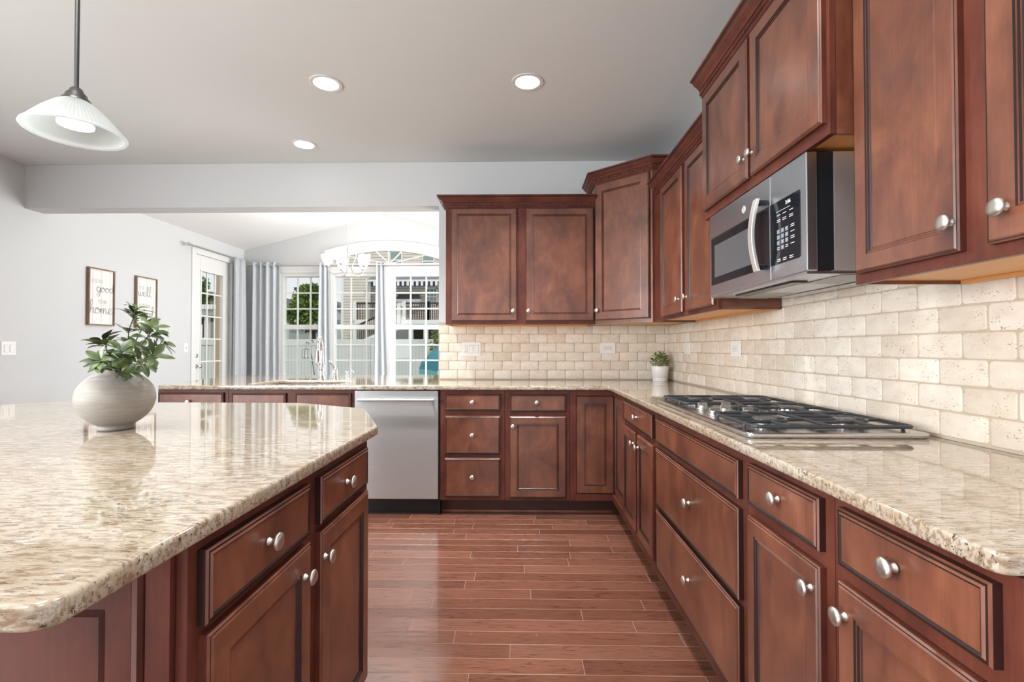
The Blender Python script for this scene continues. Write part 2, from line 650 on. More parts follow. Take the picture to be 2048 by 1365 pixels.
def text_geo(body, size, width=1.0):
    cu = bpy.data.curves.new('tmp', 'FONT')
    cu.body = body; cu.size = size; cu.align_x = 'CENTER'; cu.align_y = 'CENTER'; cu.resolution_u = 2
    ob = bpy.data.objects.new('tmp', cu)
    COL.objects.link(ob)
    me = bpy.data.meshes.new_from_object(ob)
    vs = [V((v.co.x * width, v.co.y, 0)) for v in me.vertices]; fs = [tuple(p.vertices) for p in me.polygons]
    bpy.data.objects.remove(ob); bpy.data.curves.remove(cu); bpy.data.meshes.remove(me)
    return vs, fs


def put_flat(mb, geo, o, u, v, m=0):
    o, u, v = V(o), V(u), V(v)
    mb.add([o + u * p.x + v * p.y for p in geo[0]], geo[1], m)


def smooth_path(pts, k=6, closed=False):
    pts = [V(p) for p in pts]
    out = []
    n = len(pts)
    for i in range(n if closed else n - 1):
        if closed: p0, p1, p2, p3 = pts[i - 1], pts[i], pts[(i + 1) % n], pts[(i + 2) % n]
        else: p0, p1, p2, p3 = pts[max(i - 1, 0)], pts[i], pts[i + 1], pts[min(i + 2, n - 1)]
        for j in range(k):
            t = j / k
            out.append(.5 * ((2 * p1) + (p2 - p0) * t + (2 * p0 - 5 * p1 + 4 * p2 - p3) * t * t + (3 * p1 - p0 - 3 * p2 + p3) * t ** 3))
    if not closed: out.append(pts[-1])
    return out


# ================================================================== ROOM SHELL
XL, XK, XR = -4.38, -4.32, 1.257        # left wall of the breakfast room / kitchen, right wall
YB, YB2, YF, YR = 4.085, 4.255, 7.5, -5.2   # back wall front and rear face, window wall, wall behind the photographer
ZC, ZH = 2.80, 2.42
ZT = .932                                # worktop height

# floor of single boards running along X
fb = MB()
bw = .0885
y = 2.935 - bw * 92
while y < 7.5:
    x = XL - .02 - R.random() * .6
    near = 0.2 < y < 3.6
    while x < XR:
        ln = R.choice((.35, .5, .7, .85, 1.1)) + R.random() * .15
        x0, x1 = max(x, XL), min(x + ln, XR)
        if x1 - x0 > .01:
            t = R.random()
            if near and x1 > -1.3:
                e, h = .0012, .0009
                vs = [(x0, y, -h), (x1, y, -h), (x1, y + bw, -h), (x0, y + bw, -h), (x0 + e, y + e, 0), (x1 - e, y + e, 0), (x1 - e, y + bw - e, 0), (x0 + e, y + bw - e, 0)]
                fb.add(vs, [(4, 5, 6, 7), (0, 1, 5, 4), (1, 2, 6, 5), (2, 3, 7, 6), (3, 0, 4, 7)], [0, 1, 1, 1, 1], t)
            else:
                fb.add([(x0, y, 0), (x1, y, 0), (x1, y + bw, 0), (x0, y + bw, 0)], [(0, 1, 2, 3)], 0, t)
        x += ln
    y += bw
fl = fb.build('floor', ['floor', 'gap'], loc=(0, 0, 0), tone=True, smooth=0)
struct(fl)
sub = MB().box(XL - .2, XR + .2, YR - .2, 7.7, -.12, -.004)
sub.build('subfloor', 'undeck', fl, smooth=0)

struct(MB().box(XK - .3, XR + .15, YR - .15, YB2, ZC, ZC + .1).build('ceiling', 'ceil', loc=(0, 0, ZC), smooth=0))
# vaulted ceiling of the breakfast room: ridge runs away from the kitchen
XG, ZE, ZG, XE2 = -2.16, 2.755, 3.312, .06
g = MB()
for xa, za, xb, zb in ((XL - .16, ZE - .04, XG, ZG), (XG, ZG, XE2 + .16, ZE - .04)):
    g.add([(xa, YB2, za), (xb, YB2, zb), (xb, YF + .2, zb), (xa, YF + .2, za), (xa, YB2, za + .1), (xb, YB2, zb + .1), (xb, YF + .2, zb + .1), (xa, YF + .2, za + .1)],
          [(0, 1, 2, 3), (7, 6, 5, 4), (0, 4, 5, 1), (1, 5, 6, 2), (2, 6, 7, 3), (3, 7, 4, 0)])
struct(g.build('ceiling_vault', 'ceilw', smooth=0))

w = MB()
w.box(-.703, XR + .15, YB, YB2, 0, ZC - .001)
w.box(XK - .2, -.703, YB, YB2, ZH, ZC - .001)
w.box(XK - .2, XE2 + .16, YB + .1, YB2, ZC + .101, 3.5)
w.box(-2.80, -.703, YB, YB2, 0, .901)
wb = struct(w.build('wall_back', 'wall', smooth=0, loc=(0, YB, 0)))
wr = struct(MB().box(XR, XR + .15, YR, YB2, 0, ZC - .001).build('wall_right', 'wall', smooth=0))
w = MB()
w.box(XK - .2, XK, YR, -3.3, 0, ZC - .001); w.box(XK - .2, XK, -3.3, .9, 2.40, ZC - .001); w.box(XK - .2, XK, -3.3, .9, 0, .8); w.box(XK - .2, XK, .9, YB2, 0, ZC - .001)  # gap left in the unseen stretch for the added side lamp
DY0, DY1, DZ = 6.35, 7.17, 2.49
w.box(XL - .15, XL, YB2, DY0, 0, 2.9)
w.box(XL - .15, XL, DY1, YF + .15, 0, 2.9)
w.box(XL - .15, XL, DY0, DY1, DZ, 2.9)
struct(w.build('wall_left', 'wall', smooth=0))
w = MB()
w.box(XE2, XE2 + .15, YB2, 4.75, 0, 2.9); w.box(XE2, XE2 + .15, 7.05, YF + .15, 0, 2.9); w.box(XE2, XE2 + .15, 4.75, 7.05, 0, .65); w.box(XE2, XE2 + .15, 4.75, 7.05, 2.45, 2.9)  # unseen opening put in to let the fill lamp shine through
struct(w.build('wall_breakfast_right', 'wall', smooth=0))
# rear wall with two tall openings
w = MB()
xs = [XK - .2, -4.1, -1.9, -1.5, .7, XR + .15]
for i in range(0, 5, 2): w.box(xs[i], xs[i + 1], YR - .15, YR, 0, ZC)
for i in (1, 3):
    w.box(xs[i], xs[i + 1], YR - .15, YR, 0, .35); w.box(xs[i], xs[i + 1], YR - .15, YR, 2.45, ZC)
struct(w.build('wall_front', 'wall', smooth=0))

# window wall: gable with a bank of four windows and an arched transom
WX0, WX1, WZ0, WZ1 = -3.80, -.42, .71, 2.40
AXC, AZ0, AH, AA, AHW = -2.10, 2.53, .245, 1.12, .90


def arch_z(dx, extra=0, a=AA): return AZ0 + (AH + extra) * (1 - (dx / (a + extra)) ** 2)


arc = [(AXC + AHW * k / 12, arch_z(AHW * k / 12)) for k in range(12, -13, -1)]
hole1 = [(WX0, WZ0), (WX0, WZ1), (WX1, WZ1), (WX1, WZ0)]
hole2 = [(AXC - AHW, AZ0), (AXC + AHW, AZ0)] + arc
vs, fs = curve_slab([(XL - .1, -.1), (XE2 + .1, -.1), (XE2 + .1, ZE + .0), (XG, ZG + .03), (XL - .1, ZE)], [hole1, hole2], .075, .0001)
struct(MB().add([(p.x, YF + .075 - p.z, p.y) for p in vs], fs).build('wall_far', 'wall', smooth=0))

# skirting boards
struct(MB().box(XL, XL + .015, YB2, DY0 - .11, 0, .12).build('baseboard_left', 'trim', smooth=0))
struct(MB().box(XL + .02, XE2, YF - .015, YF, 0, .12).build('baseboard_far', 'trim', smooth=0))


# ------------------------------------------------------------------ tiles
def tiles(mb, along, z0, rows, a0, a1, joint, place, skip=()):
    """running bond of tumbled 3x6 tiles: place(a, z, depth) maps to the wall"""
    tw, th, gp = .1525, .0764, .0035
    for r in range(rows):
        off = joint + (tw / 2 if r % 2 == 0 else 0)
        k0 = math.floor((a0 - off) / tw) - 1
        a = off + k0 * tw
        zz0, zz1 = z0 + r * th + gp / 2, z0 + (r + 1) * th - gp / 2
        while a < a1:
            p0, p1 = max(a + gp / 2, a0), min(a + tw - gp / 2, a1)
            if p1 - p0 > .012:
                j = lambda: (R.random() - .5) * .0022
                pts = []
                rc = .006 + R.random() * .006
                for cx, cz, an in ((p1 - rc, zz1 - rc, 0), (p0 + rc, zz1 - rc, 90), (p0 + rc, zz0 + rc, 180), (p1 - rc, zz0 + rc, 270)):
                    jj, kk = j(), j()
                    for q in range(4):
                        t = math.radians(an + 30 * q)
                        pts.append((cx + jj + rc * math.cos(t), cz + kk + rc * math.sin(t)))
                n = len(pts)
                cx, cz = (p0 + p1) / 2, (zz0 + zz1) / 2
                d = .0075 + R.random() * .0012
                vs, fs = [], []
                for ins, dep in ((0, 0), (0, d - .003), (.0012, d - .0008), (.004, d)):
                    for x_, z_ in pts:
                        sx = 1 - 2 * ins / (p1 - p0); sz = 1 - 2 * ins / (zz1 - zz0)
                        vs.append(place(cx + (x_ - cx) * sx, cz + (z_ - cz) * sz, dep))
                for q in range(3):
                    for i in range(n): fs.append((q * n + i, q * n + (i + 1) % n, q * n + n + (i + 1) % n, q * n + n + i))
                fs.append(tuple(3 * n + i for i in range(n)))
                mb.add(vs, fs, 0, R.random())
            a += tw


t = MB()
tiles(t, 'x', .939, 6, -.70, XR - .004, -.615, lambda a, z, d: (a, YB - d, z))
t.build('backsplash_tile', 'tile', wb, tone=True, smooth=50)
MB().box(-.702, XR - .001, YB - .0045, YB - .0005, .9335, 1.42).build('backsplash_grout', 'grout', wb, smooth=0)
t = MB()
tiles(t, 'y', .939, 7, .64, YB - .009, 1.690, lambda a, z, d: (XR - d, a, z))
t.build('backsplash_tile', 'tile', wr, tone=True, smooth=50)
MB().box(XR - .0045, XR - .0005, .64, YB - .008, .9335, 1.47).build('backsplash_grout', 'grout', wr, smooth=0)

# ================================================================== CABINETS
UZ = V((0, 0, 1))


def door_rings(rail):
    r = rail
    return [(0, 0, 0), (0, .014, 2), (.003, .0175, 0), (.0055, .0172, 1), (.0085, .020, 0), (r, .020, 0), (r + .0018, .0165, 1), (r + .0065, .0178, 0),
            (r + .0085, .0138, 1), (r + .0125, .0148, 0), (r + .0145, .0125, 1)]


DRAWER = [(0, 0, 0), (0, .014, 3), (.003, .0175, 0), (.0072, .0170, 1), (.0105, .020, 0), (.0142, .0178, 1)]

kb = MB()
kb.lathe([(.0001, 0), (.0085, 0), (.0085, .0015), (.0062, .004), (.0048, .008), (.0052, .011), (.0085, .0135), (.0165, .0165), (.0180, .0195), (.0168, .0228), (.0115, .0258), (.005, .0270), (.0001, .0273)], seg=20)
_k = kb.build('knob', 'nickel', loc=(0, 0, 0), smooth=50)
KNOB = _k.data
bpy.data.objects.remove(_k)


def fit_knob(parent, pos, n):
    shared('knob', KNOB, parent, pos, UZ.rotation_difference(V(n)))


def front(root, kind, O, u, n, a0, a1, z0, z1, knobs=(), rail=.052, name=None):
    """one drawer or door front on the frame plane; a0..a1 measured along u from O"""
    mb = MB()
    o = V(O) + V(u) * min(a0, a1) + UZ * z0
    mb.rings(o, u, UZ, n, abs(a1 - a0), z1 - z0, DRAWER if kind == 'drawer' else door_rings(rail), 0)
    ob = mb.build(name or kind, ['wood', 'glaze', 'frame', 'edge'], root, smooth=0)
    for ka, kz in knobs:
        fit_knob(ob, V(O) + V(u) * ka + UZ * kz + V(n) * .0197, n)
    return ob


def cabinet(name, label, O, u, n, w, depth, items, z0=.11, z1=.90, kick=True, group=None, carc_top=None, upper=False, side_extra=0):
    O, u, n = V(O), V(u), V(n)
    root = thing(name, label, 'cabinet', O + u * (w / 2) - n * (depth / 2) + UZ * (0 if kick else z0), group)
    g_ = .0008
    MB().obox(O, u, n, g_, w - g_, z0 + (.014 if upper else 0), carc_top or z1, -depth, -.0195).build('carcass', 'frame' if kick else 'wood', root, smooth=0)
    MB().obox(O, u, n, g_, w - g_, z0, z1, -.019, 0).build('face_frame', 'frame', root, bevel=.0012, smooth=0)
    if upper:
        MB().obox(O, u, n, .012, w - .012, z0 + .010, z0 + .0135, -depth + .004, -.020).build('bottom_panel', 'maple', root, smooth=0)
        for a in (g_, w - .0125): MB().obox(O, u, n, a, a + .0117, z0, z0 + .0138, -depth, -.0195).build('side_skirt', 'wood', root, smooth=0)
        MB().obox(O, u, n, .013, w - .013, z0, z0 + .0098, -depth, -depth + .018).build('hanging_rail', 'maple', root, smooth=0)
    if kick:
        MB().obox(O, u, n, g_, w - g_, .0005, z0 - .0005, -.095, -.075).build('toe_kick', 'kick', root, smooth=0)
    for it in items:
        front(root, it[0], O, u, n, it[1], it[2], it[3], it[4], it[5] if len(it) > 5 else (), it[6] if len(it) > 6 else .052)
    return root


GB = 'cherry base cabinets'
GU = 'cherry wall cabinets'
# --- back run: frame plane Y = 3.455, u = +X
yb, db = 3.455, .622


def bx(name, label, x0, x1, items, **k):
    its = [(i[0], i[1] - x0, i[2] - x0, i[3], i[4], [(q[0] - x0, q[1]) for q in (i[5] if len(i) > 5 else ())]) + tuple(i[6:]) for i in items]
    return cabinet(name, label, (x0, yb, 0), (1, 0, 0), (0, -1, 0), x1 - x0, db, its, group=GB, **k)


bx('base_cabinet', 'dark cherry base cabinet at the open end of the peninsula, beyond the sink', -2.645, -2.125,
   [('drawer', -2.634, -2.154, .754, .879, [(-2.406, .812)]), ('door', -2.634, -2.40, .135, .716, [(-2.42, .66)]), ('door', -2.388, -2.154, .135, .716, [(-2.37, .66)])])
bx('sink_base_cabinet', 'dark cherry sink cabinet with two knobless false drawer fronts beside the dishwasher', -2.124, -1.206,
   [('drawer', -2.095, -1.698, .754, .876), ('drawer', -1.629, -1.226, .754, .876), ('door', -2.095, -1.698, .135, .714, [(-1.72, .66)]), ('door', -1.629, -1.226, .135, .714, [(-1.607, .66)])], carc_top=.69)
bx('drawer_base_cabinet', 'cherry base cabinet with a stack of three knobbed drawers, next to the dishwasher', -.583, -.116,
   [('drawer', -.548, -.147, .753, .874, [(-.348, .813)]), ('drawer', -.548, -.147, .444, .716, [(-.348, .577)]), ('drawer', -.548, -.147, .138, .414, [(-.348, .28)])])
bx('base_cabinet', 'cherry base cabinet with one drawer over one door, between drawer stack and corner', -.115, .346,
   [('drawer', -.082, .321, .747, .872, [(.113, .811)]), ('door', -.082, .321, .134, .714, [(-.057, .641)])])

# --- corner cabinet with a folding two-leaf door
root = thing('corner_base_cabinet', 'cherry corner base cabinet with a folding two-leaf door and no knob', 'cabinet', (.9, 3.75, 0), GB)
c = MB(); c.box(.3475, 1.24, 3.4755, 4.077, .11, .90); c.box(.6875, 1.24, 3.032, 3.4755, .11, .90)
c.build('carcass', 'wood', root, smooth=0)
MB().box(.3475, .393, 3.455, 3.4745, .11, .90).build('face_frame', 'frame', root, smooth=0)
for za, zb in ((.861, .90), (.11, .156)):
    MB().box(.393, .652, 3.455, 3.4745, za, zb).build('frame_rail', 'frame', root, smooth=0)
    MB().box(.652, .671, 3.032, 3.4745, za, zb).build('frame_rail', 'frame', root, smooth=0)
lf = front(root, 'door', (.395, 3.4735, 0), (1, 0, 0), (0, -1, 0), 0, .272, .158, .859, rail=.056)
lf2 = front(root, 'door', (.686, 3.452, 0), (0, -1, 0), (-1, 0, 0), 0, .415, .158, .859, rail=.056)
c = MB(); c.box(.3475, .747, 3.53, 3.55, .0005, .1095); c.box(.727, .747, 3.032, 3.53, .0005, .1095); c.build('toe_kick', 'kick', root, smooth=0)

# --- right run: frame plane X = .652, u = -Y
xr, dr = .652, .598


def rx(name, label, y0, y1, items, X=None, depth=None, **k):
    X = X or xr
    its = [(i[0], y0 - i[1], y0 - i[2], i[3], i[4], [(y0 - q[0], q[1]) for q in (i[5] if len(i) > 5 else ())]) + tuple(i[6:]) for i in items]
    k.setdefault('group', GB)
    return cabinet(name, label, (X, y0, 0), (0, -1, 0), (-1, 0, 0), y0 - y1, depth or dr, its, **k)


rx('base_cabinet', 'cherry base cabinet with a pair of doors under one drawer, between corner and cooktop', 3.031, 2.321,
   [('drawer', 3.005, 2.354, .757, .876, [(2.655, .819)]), ('door', 3.012, 2.695, .174, .729, [(2.725, .664)]), ('door', 2.648, 2.342, .174, .729, [(2.615, .662)])])
rx('cooktop_drawer_cabinet', 'wide cherry cabinet with two deep drawers below the gas cooktop', 2.320, 1.401,
   [('drawer', 2.289, 1.428, .757, .870), ('drawer', 2.289, 1.428, .462, .729, [(1.83, .616)]), ('drawer', 2.289, 1.428, .165, .442, [(1.84, .322)])])
rx('base_cabinet', 'cherry base cabinet with drawer and narrow door, directly beside the cooktop drawers', 1.400, 1.016,
   [('drawer', 1.367, 1.045, .764, .878, [(1.20, .828)]), ('door', 1.369, 1.043, .165, .732, [(1.068, .677)], .043)])
rx('base_cabinet', 'cherry base cabinet at the open cut end of the cooktop worktop', 1.015, .638,
   [('drawer', .983, .667, .765, .881, [(.83, .828)]), ('door', .984, .667, .165, .734, [(.957, .676)], .050)])
for_shoe = MB()
for_shoe.box(-.58, .66, 3.515, 3.529, .0005, .02)
sh = for_shoe.build('trim_1', 'wood', bevel=.004, smooth=0)
struct(sh)

# ------------------------------------------------------------------ wall cabinets
CROWN = [(-.004, 0, 0), (.007, 0, 0), (.007, .006, 0), (.010, .008, 1), (.010, .012, 0), (.015, .018, 0), (.015, .040, 0), (.022, .041, 1), (.024, .046, 0), (.030, .053, 0), (.042, .062, 0),
         (.050, .072, 0), (.053, .078, 1), (.062, .080, 0), (.062, .090, 0), (-.004, .090, 0)]


def crown(root, path, z, H=.090):
    path = [V((p[0], p[1], 0)) for p in path]
    k = H / .09
    mb = MB()
    dirs = []
    for i in range(len(path)):
        ns = []
        for a, b in ((i - 1, i), (i, i + 1)):
            if 0 <= a and b < len(path):
                d = (path[b] - path[a]).normalized()
                ns.append(V((d.y, -d.x, 0)))
        if len(ns) == 1: dirs.append(ns[0])
        else:
            s_ = (ns[0] + ns[1]).normalized()
            dirs.append(s_ / s_.dot(ns[0]))
    vs, fs, ms = [], [], []
    n = len(CROWN)
    for p, d in zip(path, dirs):
        for o_, h, m_ in CROWN: vs.append(p + d * o_ * k + UZ * (z + h * k))
    for i in range(len(path) - 1):
        for j in range(n):
            jj = (j + 1) % n
            fs.append((i * n + j, i * n + jj, (i + 1) * n + jj, (i + 1) * n + j)); ms.append(CROWN[jj][2])
    fs.append(tuple(range(n))); ms.append(0)
    fs.append(tuple((len(path) - 1) * n + j for j in range(n))); ms.append(0)
    mb.add(vs, fs, ms)
    cr = mb.build('crown_molding', ['frame', 'glaze'], root, smooth=30)
    for i in range(len(path) - 1):
        dm = MB()
        d = path[i + 1] - path[i]
        ln = d.length
        d.normalize()
        nn = V((d.y, -d.x, 0))
        q = int((ln + .02) / .0135)
        for j in range(q):
            a = (j + .5) * ln / q
            dm.obox(path[i] + UZ * z, d, nn, a - .0043, a + .0043, .0195 * k, .0385 * k, .014 * k, .0205 * k)
        dm.build('dentil_strip', 'frame', cr, smooth=0)


UZ0 = 1.386
# double door cabinet on the back wall
x0, x1, yu = -.592, .577, 3.755
root = cabinet('wall_cabinet', 'cherry wall cabinet with two square doors, hung beside the opening to the breakfast room', (x0, yu, 0), (1, 0, 0), (0, -1, 0), x1 - x0, .318,
               [('door', -.548 - x0, -.031 - x0, 1.414, 2.298, [(-.062 - x0, 1.490)], .046), ('door', .036 - x0, .567 - x0, 1.414, 2.298, [(.058 - x0, 1.490)], .052)],
               z0=UZ0, z1=2.305, kick=False, group=GU, upper=True)
crown(root, [(x0, 4.07), (x0, yu), (x1, yu)], 2.302)
# diagonal corner cabinet, taller than its neighbours
P0, P1 = V((.579, 3.752, 0)), V((.940, 3.437, 0))
root = thing('corner_wall_cabinet', 'tall cherry corner cabinet set diagonally, one door with a single knob', 'cabinet', (.95, 3.75, UZ0), GU)
dv = (P1 - P0); dl = dv.length; dv.normalize(); dn = V((dv.y, -dv.x, 0))
MB().prism([(.579, 3.772), (.952, 3.449), (1.240, 3.449), (1.240, 4.072), (.579, 4.072)], UZ0 + .014, 2.48).build('carcass', 'wood', root, smooth=0)
MB().obox(P0, dv, dn, 0, dl, UZ0, 2.48, -.019, 0).build('face_frame', 'wood', root, bevel=.001, smooth=0)
MB().prism([(.60, 3.775), (.955, 3.465), (1.235, 3.465), (1.235, 4.06), (.60, 4.06)], UZ0 + .009, UZ0 + .0135).build('bottom_panel', 'maple', root, smooth=0)
MB().box(.9405, 1.24, 3.437, 3.4485, UZ0, 2.48).build('side_panel', 'frame', root, smooth=0); MB().box(.5785, .590, 3.7725, 4.072, UZ0, UZ0 + .0138).build('side_skirt', 'wood', root, smooth=0)
front(root, 'door', P0, dv, dn, .010, dl - .018, 1.416, 2.472, [(.034, 1.492)], .062)
crown(root, [(.579, 4.07), (.579, 3.752), (.940, 3.437), (1.24, 3.437)], 2.476)
# filler and cabinet between the corner and the microwave
root = rx('wall_cabinet', 'cherry wall cabinet with two narrow doors, between the diagonal corner cabinet and microwave', 3.40, 2.316,
          [('door', 3.205, 2.785, 1.410, 2.262, [(2.835, 1.488)], .050), ('door', 2.728, 2.338, 1.410, 2.262, [(2.70, 1.488)], .050)],
          X=.945, depth=.298, z0=UZ0, z1=2.27, kick=False, group=GU, upper=True)
crown(root, [(.945, 3.37), (.945, 2.318)], 2.267)
# deep cabinet over the microwave
root = rx('wall_cabinet', 'cherry wall cabinet with two doors mounted above the microwave', 2.312, 1.374,
          [('door', 2.287, 1.839, 1.848, 2.392, [(1.862, 1.930)], .054), ('door', 1.815, 1.387, 1.848, 2.392, [(1.795, 1.930)], .054)],
          X=.88, depth=.365, z0=1.812, z1=2.398, kick=False, group=GU, upper=True)
crown(root, [(.88, 2.312), (.88, 1.374), (1.24, 1.374)], 2.395, .094)
# tall cabinet at the near end
root = rx('wall_cabinet', 'tall cherry wall cabinet with large knobs, past the microwave toward the worktop end', 1.371, .62,
          [('door', 1.349, 1.032, 1.406, 2.28, [(1.046, 1.470)], .047), ('door', .972, .655, 1.406, 2.28, [(.930, 1.470)], .060)],
          X=.945, depth=.298, z0=1.379, z1=2.29, kick=False, group=GU, upper=True)
crown(root, [(.945, 1.37), (.945, .62)], 2.287)

# ================================================================== WORKTOPS
def rounded(pts, rads, k=5):
    out = []
    n = len(pts)
    for i in range(n):
        p, a, b = V(pts[i]), V(pts[i - 1]), V(pts[(i + 1) % n])
        r = rads[i]
        if r <= 0: out.append(tuple(p)); continue
        d0, d1 = (a - p).normalized(), (b - p).normalized()
        p0, p1 = p + d0 * r, p + d1 * r
        for j in range(k + 1):
            t_ = j / k
            out.append(tuple((1 - t_) ** 2 * p0 + 2 * t_ * (1 - t_) * p + t_ * t_ * p1))
    return out


SX0, SX1, SY0, SY1 = -2.045, -1.375, 3.525, 4.015
out = rounded([(-2.632, 3.42), (.622, 3.42), (.622, .640), (1.2555, .640), (1.2555, 4.0838), (-.7045, 4.0838), (-.7045, 4.2565), (-.72, 4.2565), (-.72, 4.77), (-2.83, 4.77), (-2.885, 4.66)],
              [.04, .012, .025, 0, 0, 0, 0, 0, .02, .03, .03])
sink_hole = rounded([(SX0, SY0), (SX0, SY1), (SX1, SY1), (SX1, SY0)], [.06] * 4)
vs, fs = curve_slab(out, [sink_hole], .015, .005)
tag(MB().add([(p.x, p.y, p.z + ZT - .015) for p in vs], fs).build('worktop', 'granite', smooth=40),
    'continuous beige granite worktop carrying the sink and cooktop', 'countertop')

isl = rounded([(-.492, .492), (-.492, 1.648), (-.694, 2.127), (-1.087, 2.345), (-2.36, 2.362), (-2.62, 2.05), (-2.62, .492)], [.034, .01, .01, .02, .02, .02, .05])
vs, fs = curve_slab(isl, [], .015, .006)
tag(MB().add([(p.x, p.y, p.z + ZT - .015) for p in vs], fs).build('island_worktop', 'granite', smooth=40),
    'glossy beige granite slab with clipped corners on the island', 'countertop')

# island base: u = +Y, n = +X
xi = -.518
IY0 = .741
root = cabinet('island_base_cabinet', 'dark cherry island base with two drawers over two doors, under its own granite top', (xi, IY0, 0), (0, 1, 0), (1, 0, 0), 1.612 - IY0, 1.45,
               [('drawer', .763 - IY0, 1.140 - IY0, .756, .877, [(.945 - IY0, .818)]), ('drawer', 1.203 - IY0, 1.570 - IY0, .757, .876, [(1.37 - IY0, .818)]),
                ('door', .768 - IY0, 1.143 - IY0, .13, .738, [(1.105 - IY0, .672)]), ('door', 1.203 - IY0, 1.572 - IY0, .13, .736, [(1.217 - IY0, .672)])], z0=.112, z1=.9015)
mb = MB()
mb.rings((xi - 1.43, IY0 + .0003, .112), (1, 0, 0), UZ, (0, -1, 0), 1.41, .789,
         [(0, .001, 0), (0, .010, 0), (.038, .010, 0), (.040, .004, 1), (.046, .016, 0), (.056, .014, 0), (.062, .003, 1), (.066, .0035, 0), (.106, .0035, 0), (.109, .0012, 1), (.114, .006, 0), (.119, .002, 1)], 0)
mb.build('end_panel', ['frame', 'glaze'], root, smooth=0)

# ================================================================== DISHWASHER
root = thing('dishwasher', 'stainless steel dishwasher with a long bar handle', 'dishwasher', (-.896, 3.75, 0))
MB().box(-1.198, -.594, 3.47, 4.07, .11, .885).build('body', 'black', root, smooth=0)
MB().box(-1.199, -.593, 3.437, 3.469, .119, .8945).build('door_panel', 'steeldw', root, bevel=.004, smooth=0)
h = MB(); h.tube([(-1.160, 3.392, .832), (-.618, 3.392, .832)], .0105, 14)
for hx in (-1.14, -.638): h.tube([(hx, 3.437, .832), (hx, 3.392, .832)], .008, 10)
h.build('bar_handle', 'steeldw', root)
MB().box(-1.198, -.594, 3.50, 3.52, .0005, .109).build('kick_plate', 'black', root, smooth=0)
MB().box(-.5925, -.5838, 3.46, 4.07, .0005, .90).build('side_filler', 'black', root, smooth=0)

# ================================================================== SINK, FAUCET
s = MB()
a0, a1, b0, b1, zt, zb = SX0 - .008, SX1 + .008, SY0 - .008, SY1 + .008, ZT - .0308, .715
s.box(a0, a1, b0, b1, zb - .003, zb); s.box(a0, a0 + .003, b0, b1, zb, zt); s.box(a1 - .003, a1, b0, b1, zb, zt); s.box(a0, a1, b0, b0 + .003, zb, zt); s.box(a0, a1, b1 - .003, b1, zb, zt)
sk = tag(s.build('kitchen_sink', 'steelpan', smooth=0), 'undermount steel sink sunk in the peninsula worktop', 'sink')
MB().lathe([(.0001, .001), (.04, .001), (.045, .004)], (-1.7, 3.77, zb)).build('drain', 'chrome', sk)
fx, fy = -1.705, 4.075
f = MB()
f.lathe([(.033, 0), (.033, .006), (.029, .012), (.0255, .03), (.024, .06), (.022, .09), (.026, .115), (.026, .128), (.020, .133), (.0185, .145), (.0175, .20)], (fx, fy, ZT))
ft = tag(f.build('faucet', 'chrome', smooth=50), 'tall chrome gooseneck faucet behind the sink', 'faucet')
pth = smooth_path([(fx, fy, ZT + .19), (fx, fy, ZT + .27), (fx + .006, fy - .03, ZT + .335), (fx + .02, fy - .085, ZT + .362), (fx + .036, fy - .15, ZT + .335), (fx + .046, fy - .19, ZT + .265), (fx + .050, fy - .20, ZT + .235)], 6)
MB().tube(pth, .0155, 14).build('spout', 'chrome', ft, smooth=60)
e0 = V(pth[-1]); e1 = e0 + V((.004, -.012, -.085))
MB().tube([e0 + V((0, .001, .012)), e0, e0 + (e1 - e0) * .3, e0 + (e1 - e0) * .6, e1], [.018, .019, .020, .024, .022], 14).build('spray_head', 'chrome', ft, smooth=40)
hx, hy = -1.588, 4.075
hb = MB().lathe([(.027, 0), (.027, .006), (.023, .012), (.021, .05), (.023, .075), (.019, .09), (.008, .098), (.0001, .099)], (hx, hy, ZT))
hd = tag(hb.build('lever_tap', 'chrome', smooth=50), 'short chrome lever tap standing beside the gooseneck faucet', 'tap')  # separate control lever belonging to the gooseneck faucet
MB().tube(smooth_path([(hx, hy, ZT + .085), (hx - .01, hy - .005, ZT + .115), (hx - .03, hy - .01, ZT + .14), (hx - .042, hy - .012, ZT + .165)], 4), [.009] * 4 + [.008] * 4 + [.010] * 5, 10).build('lever', 'chrome', hd, smooth=60)
dx_, dy_ = -1.487, 4.075
db_ = MB().lathe([(.021, 0), (.021, .005), (.015, .010), (.011, .03), (.012, .045), (.007, .05), (.007, .064), (.016, .066), (.016, .074), (.0001, .078)], (dx_, dy_, ZT))
sd = tag(db_.build('soap_dispenser', 'chrome', smooth=50), 'small chrome pump soap dispenser set in the peninsula worktop', 'soap dispenser')
MB().tube(smooth_path([(dx_ + .01, dy_, ZT + .068), (dx_ + .03, dy_ - .004, ZT + .078), (dx_ + .055, dy_ - .008, ZT + .074), (dx_ + .066, dy_ - .01, ZT + .060)], 4), .004, 8).build('nozzle', 'chrome', sd, smooth=60)

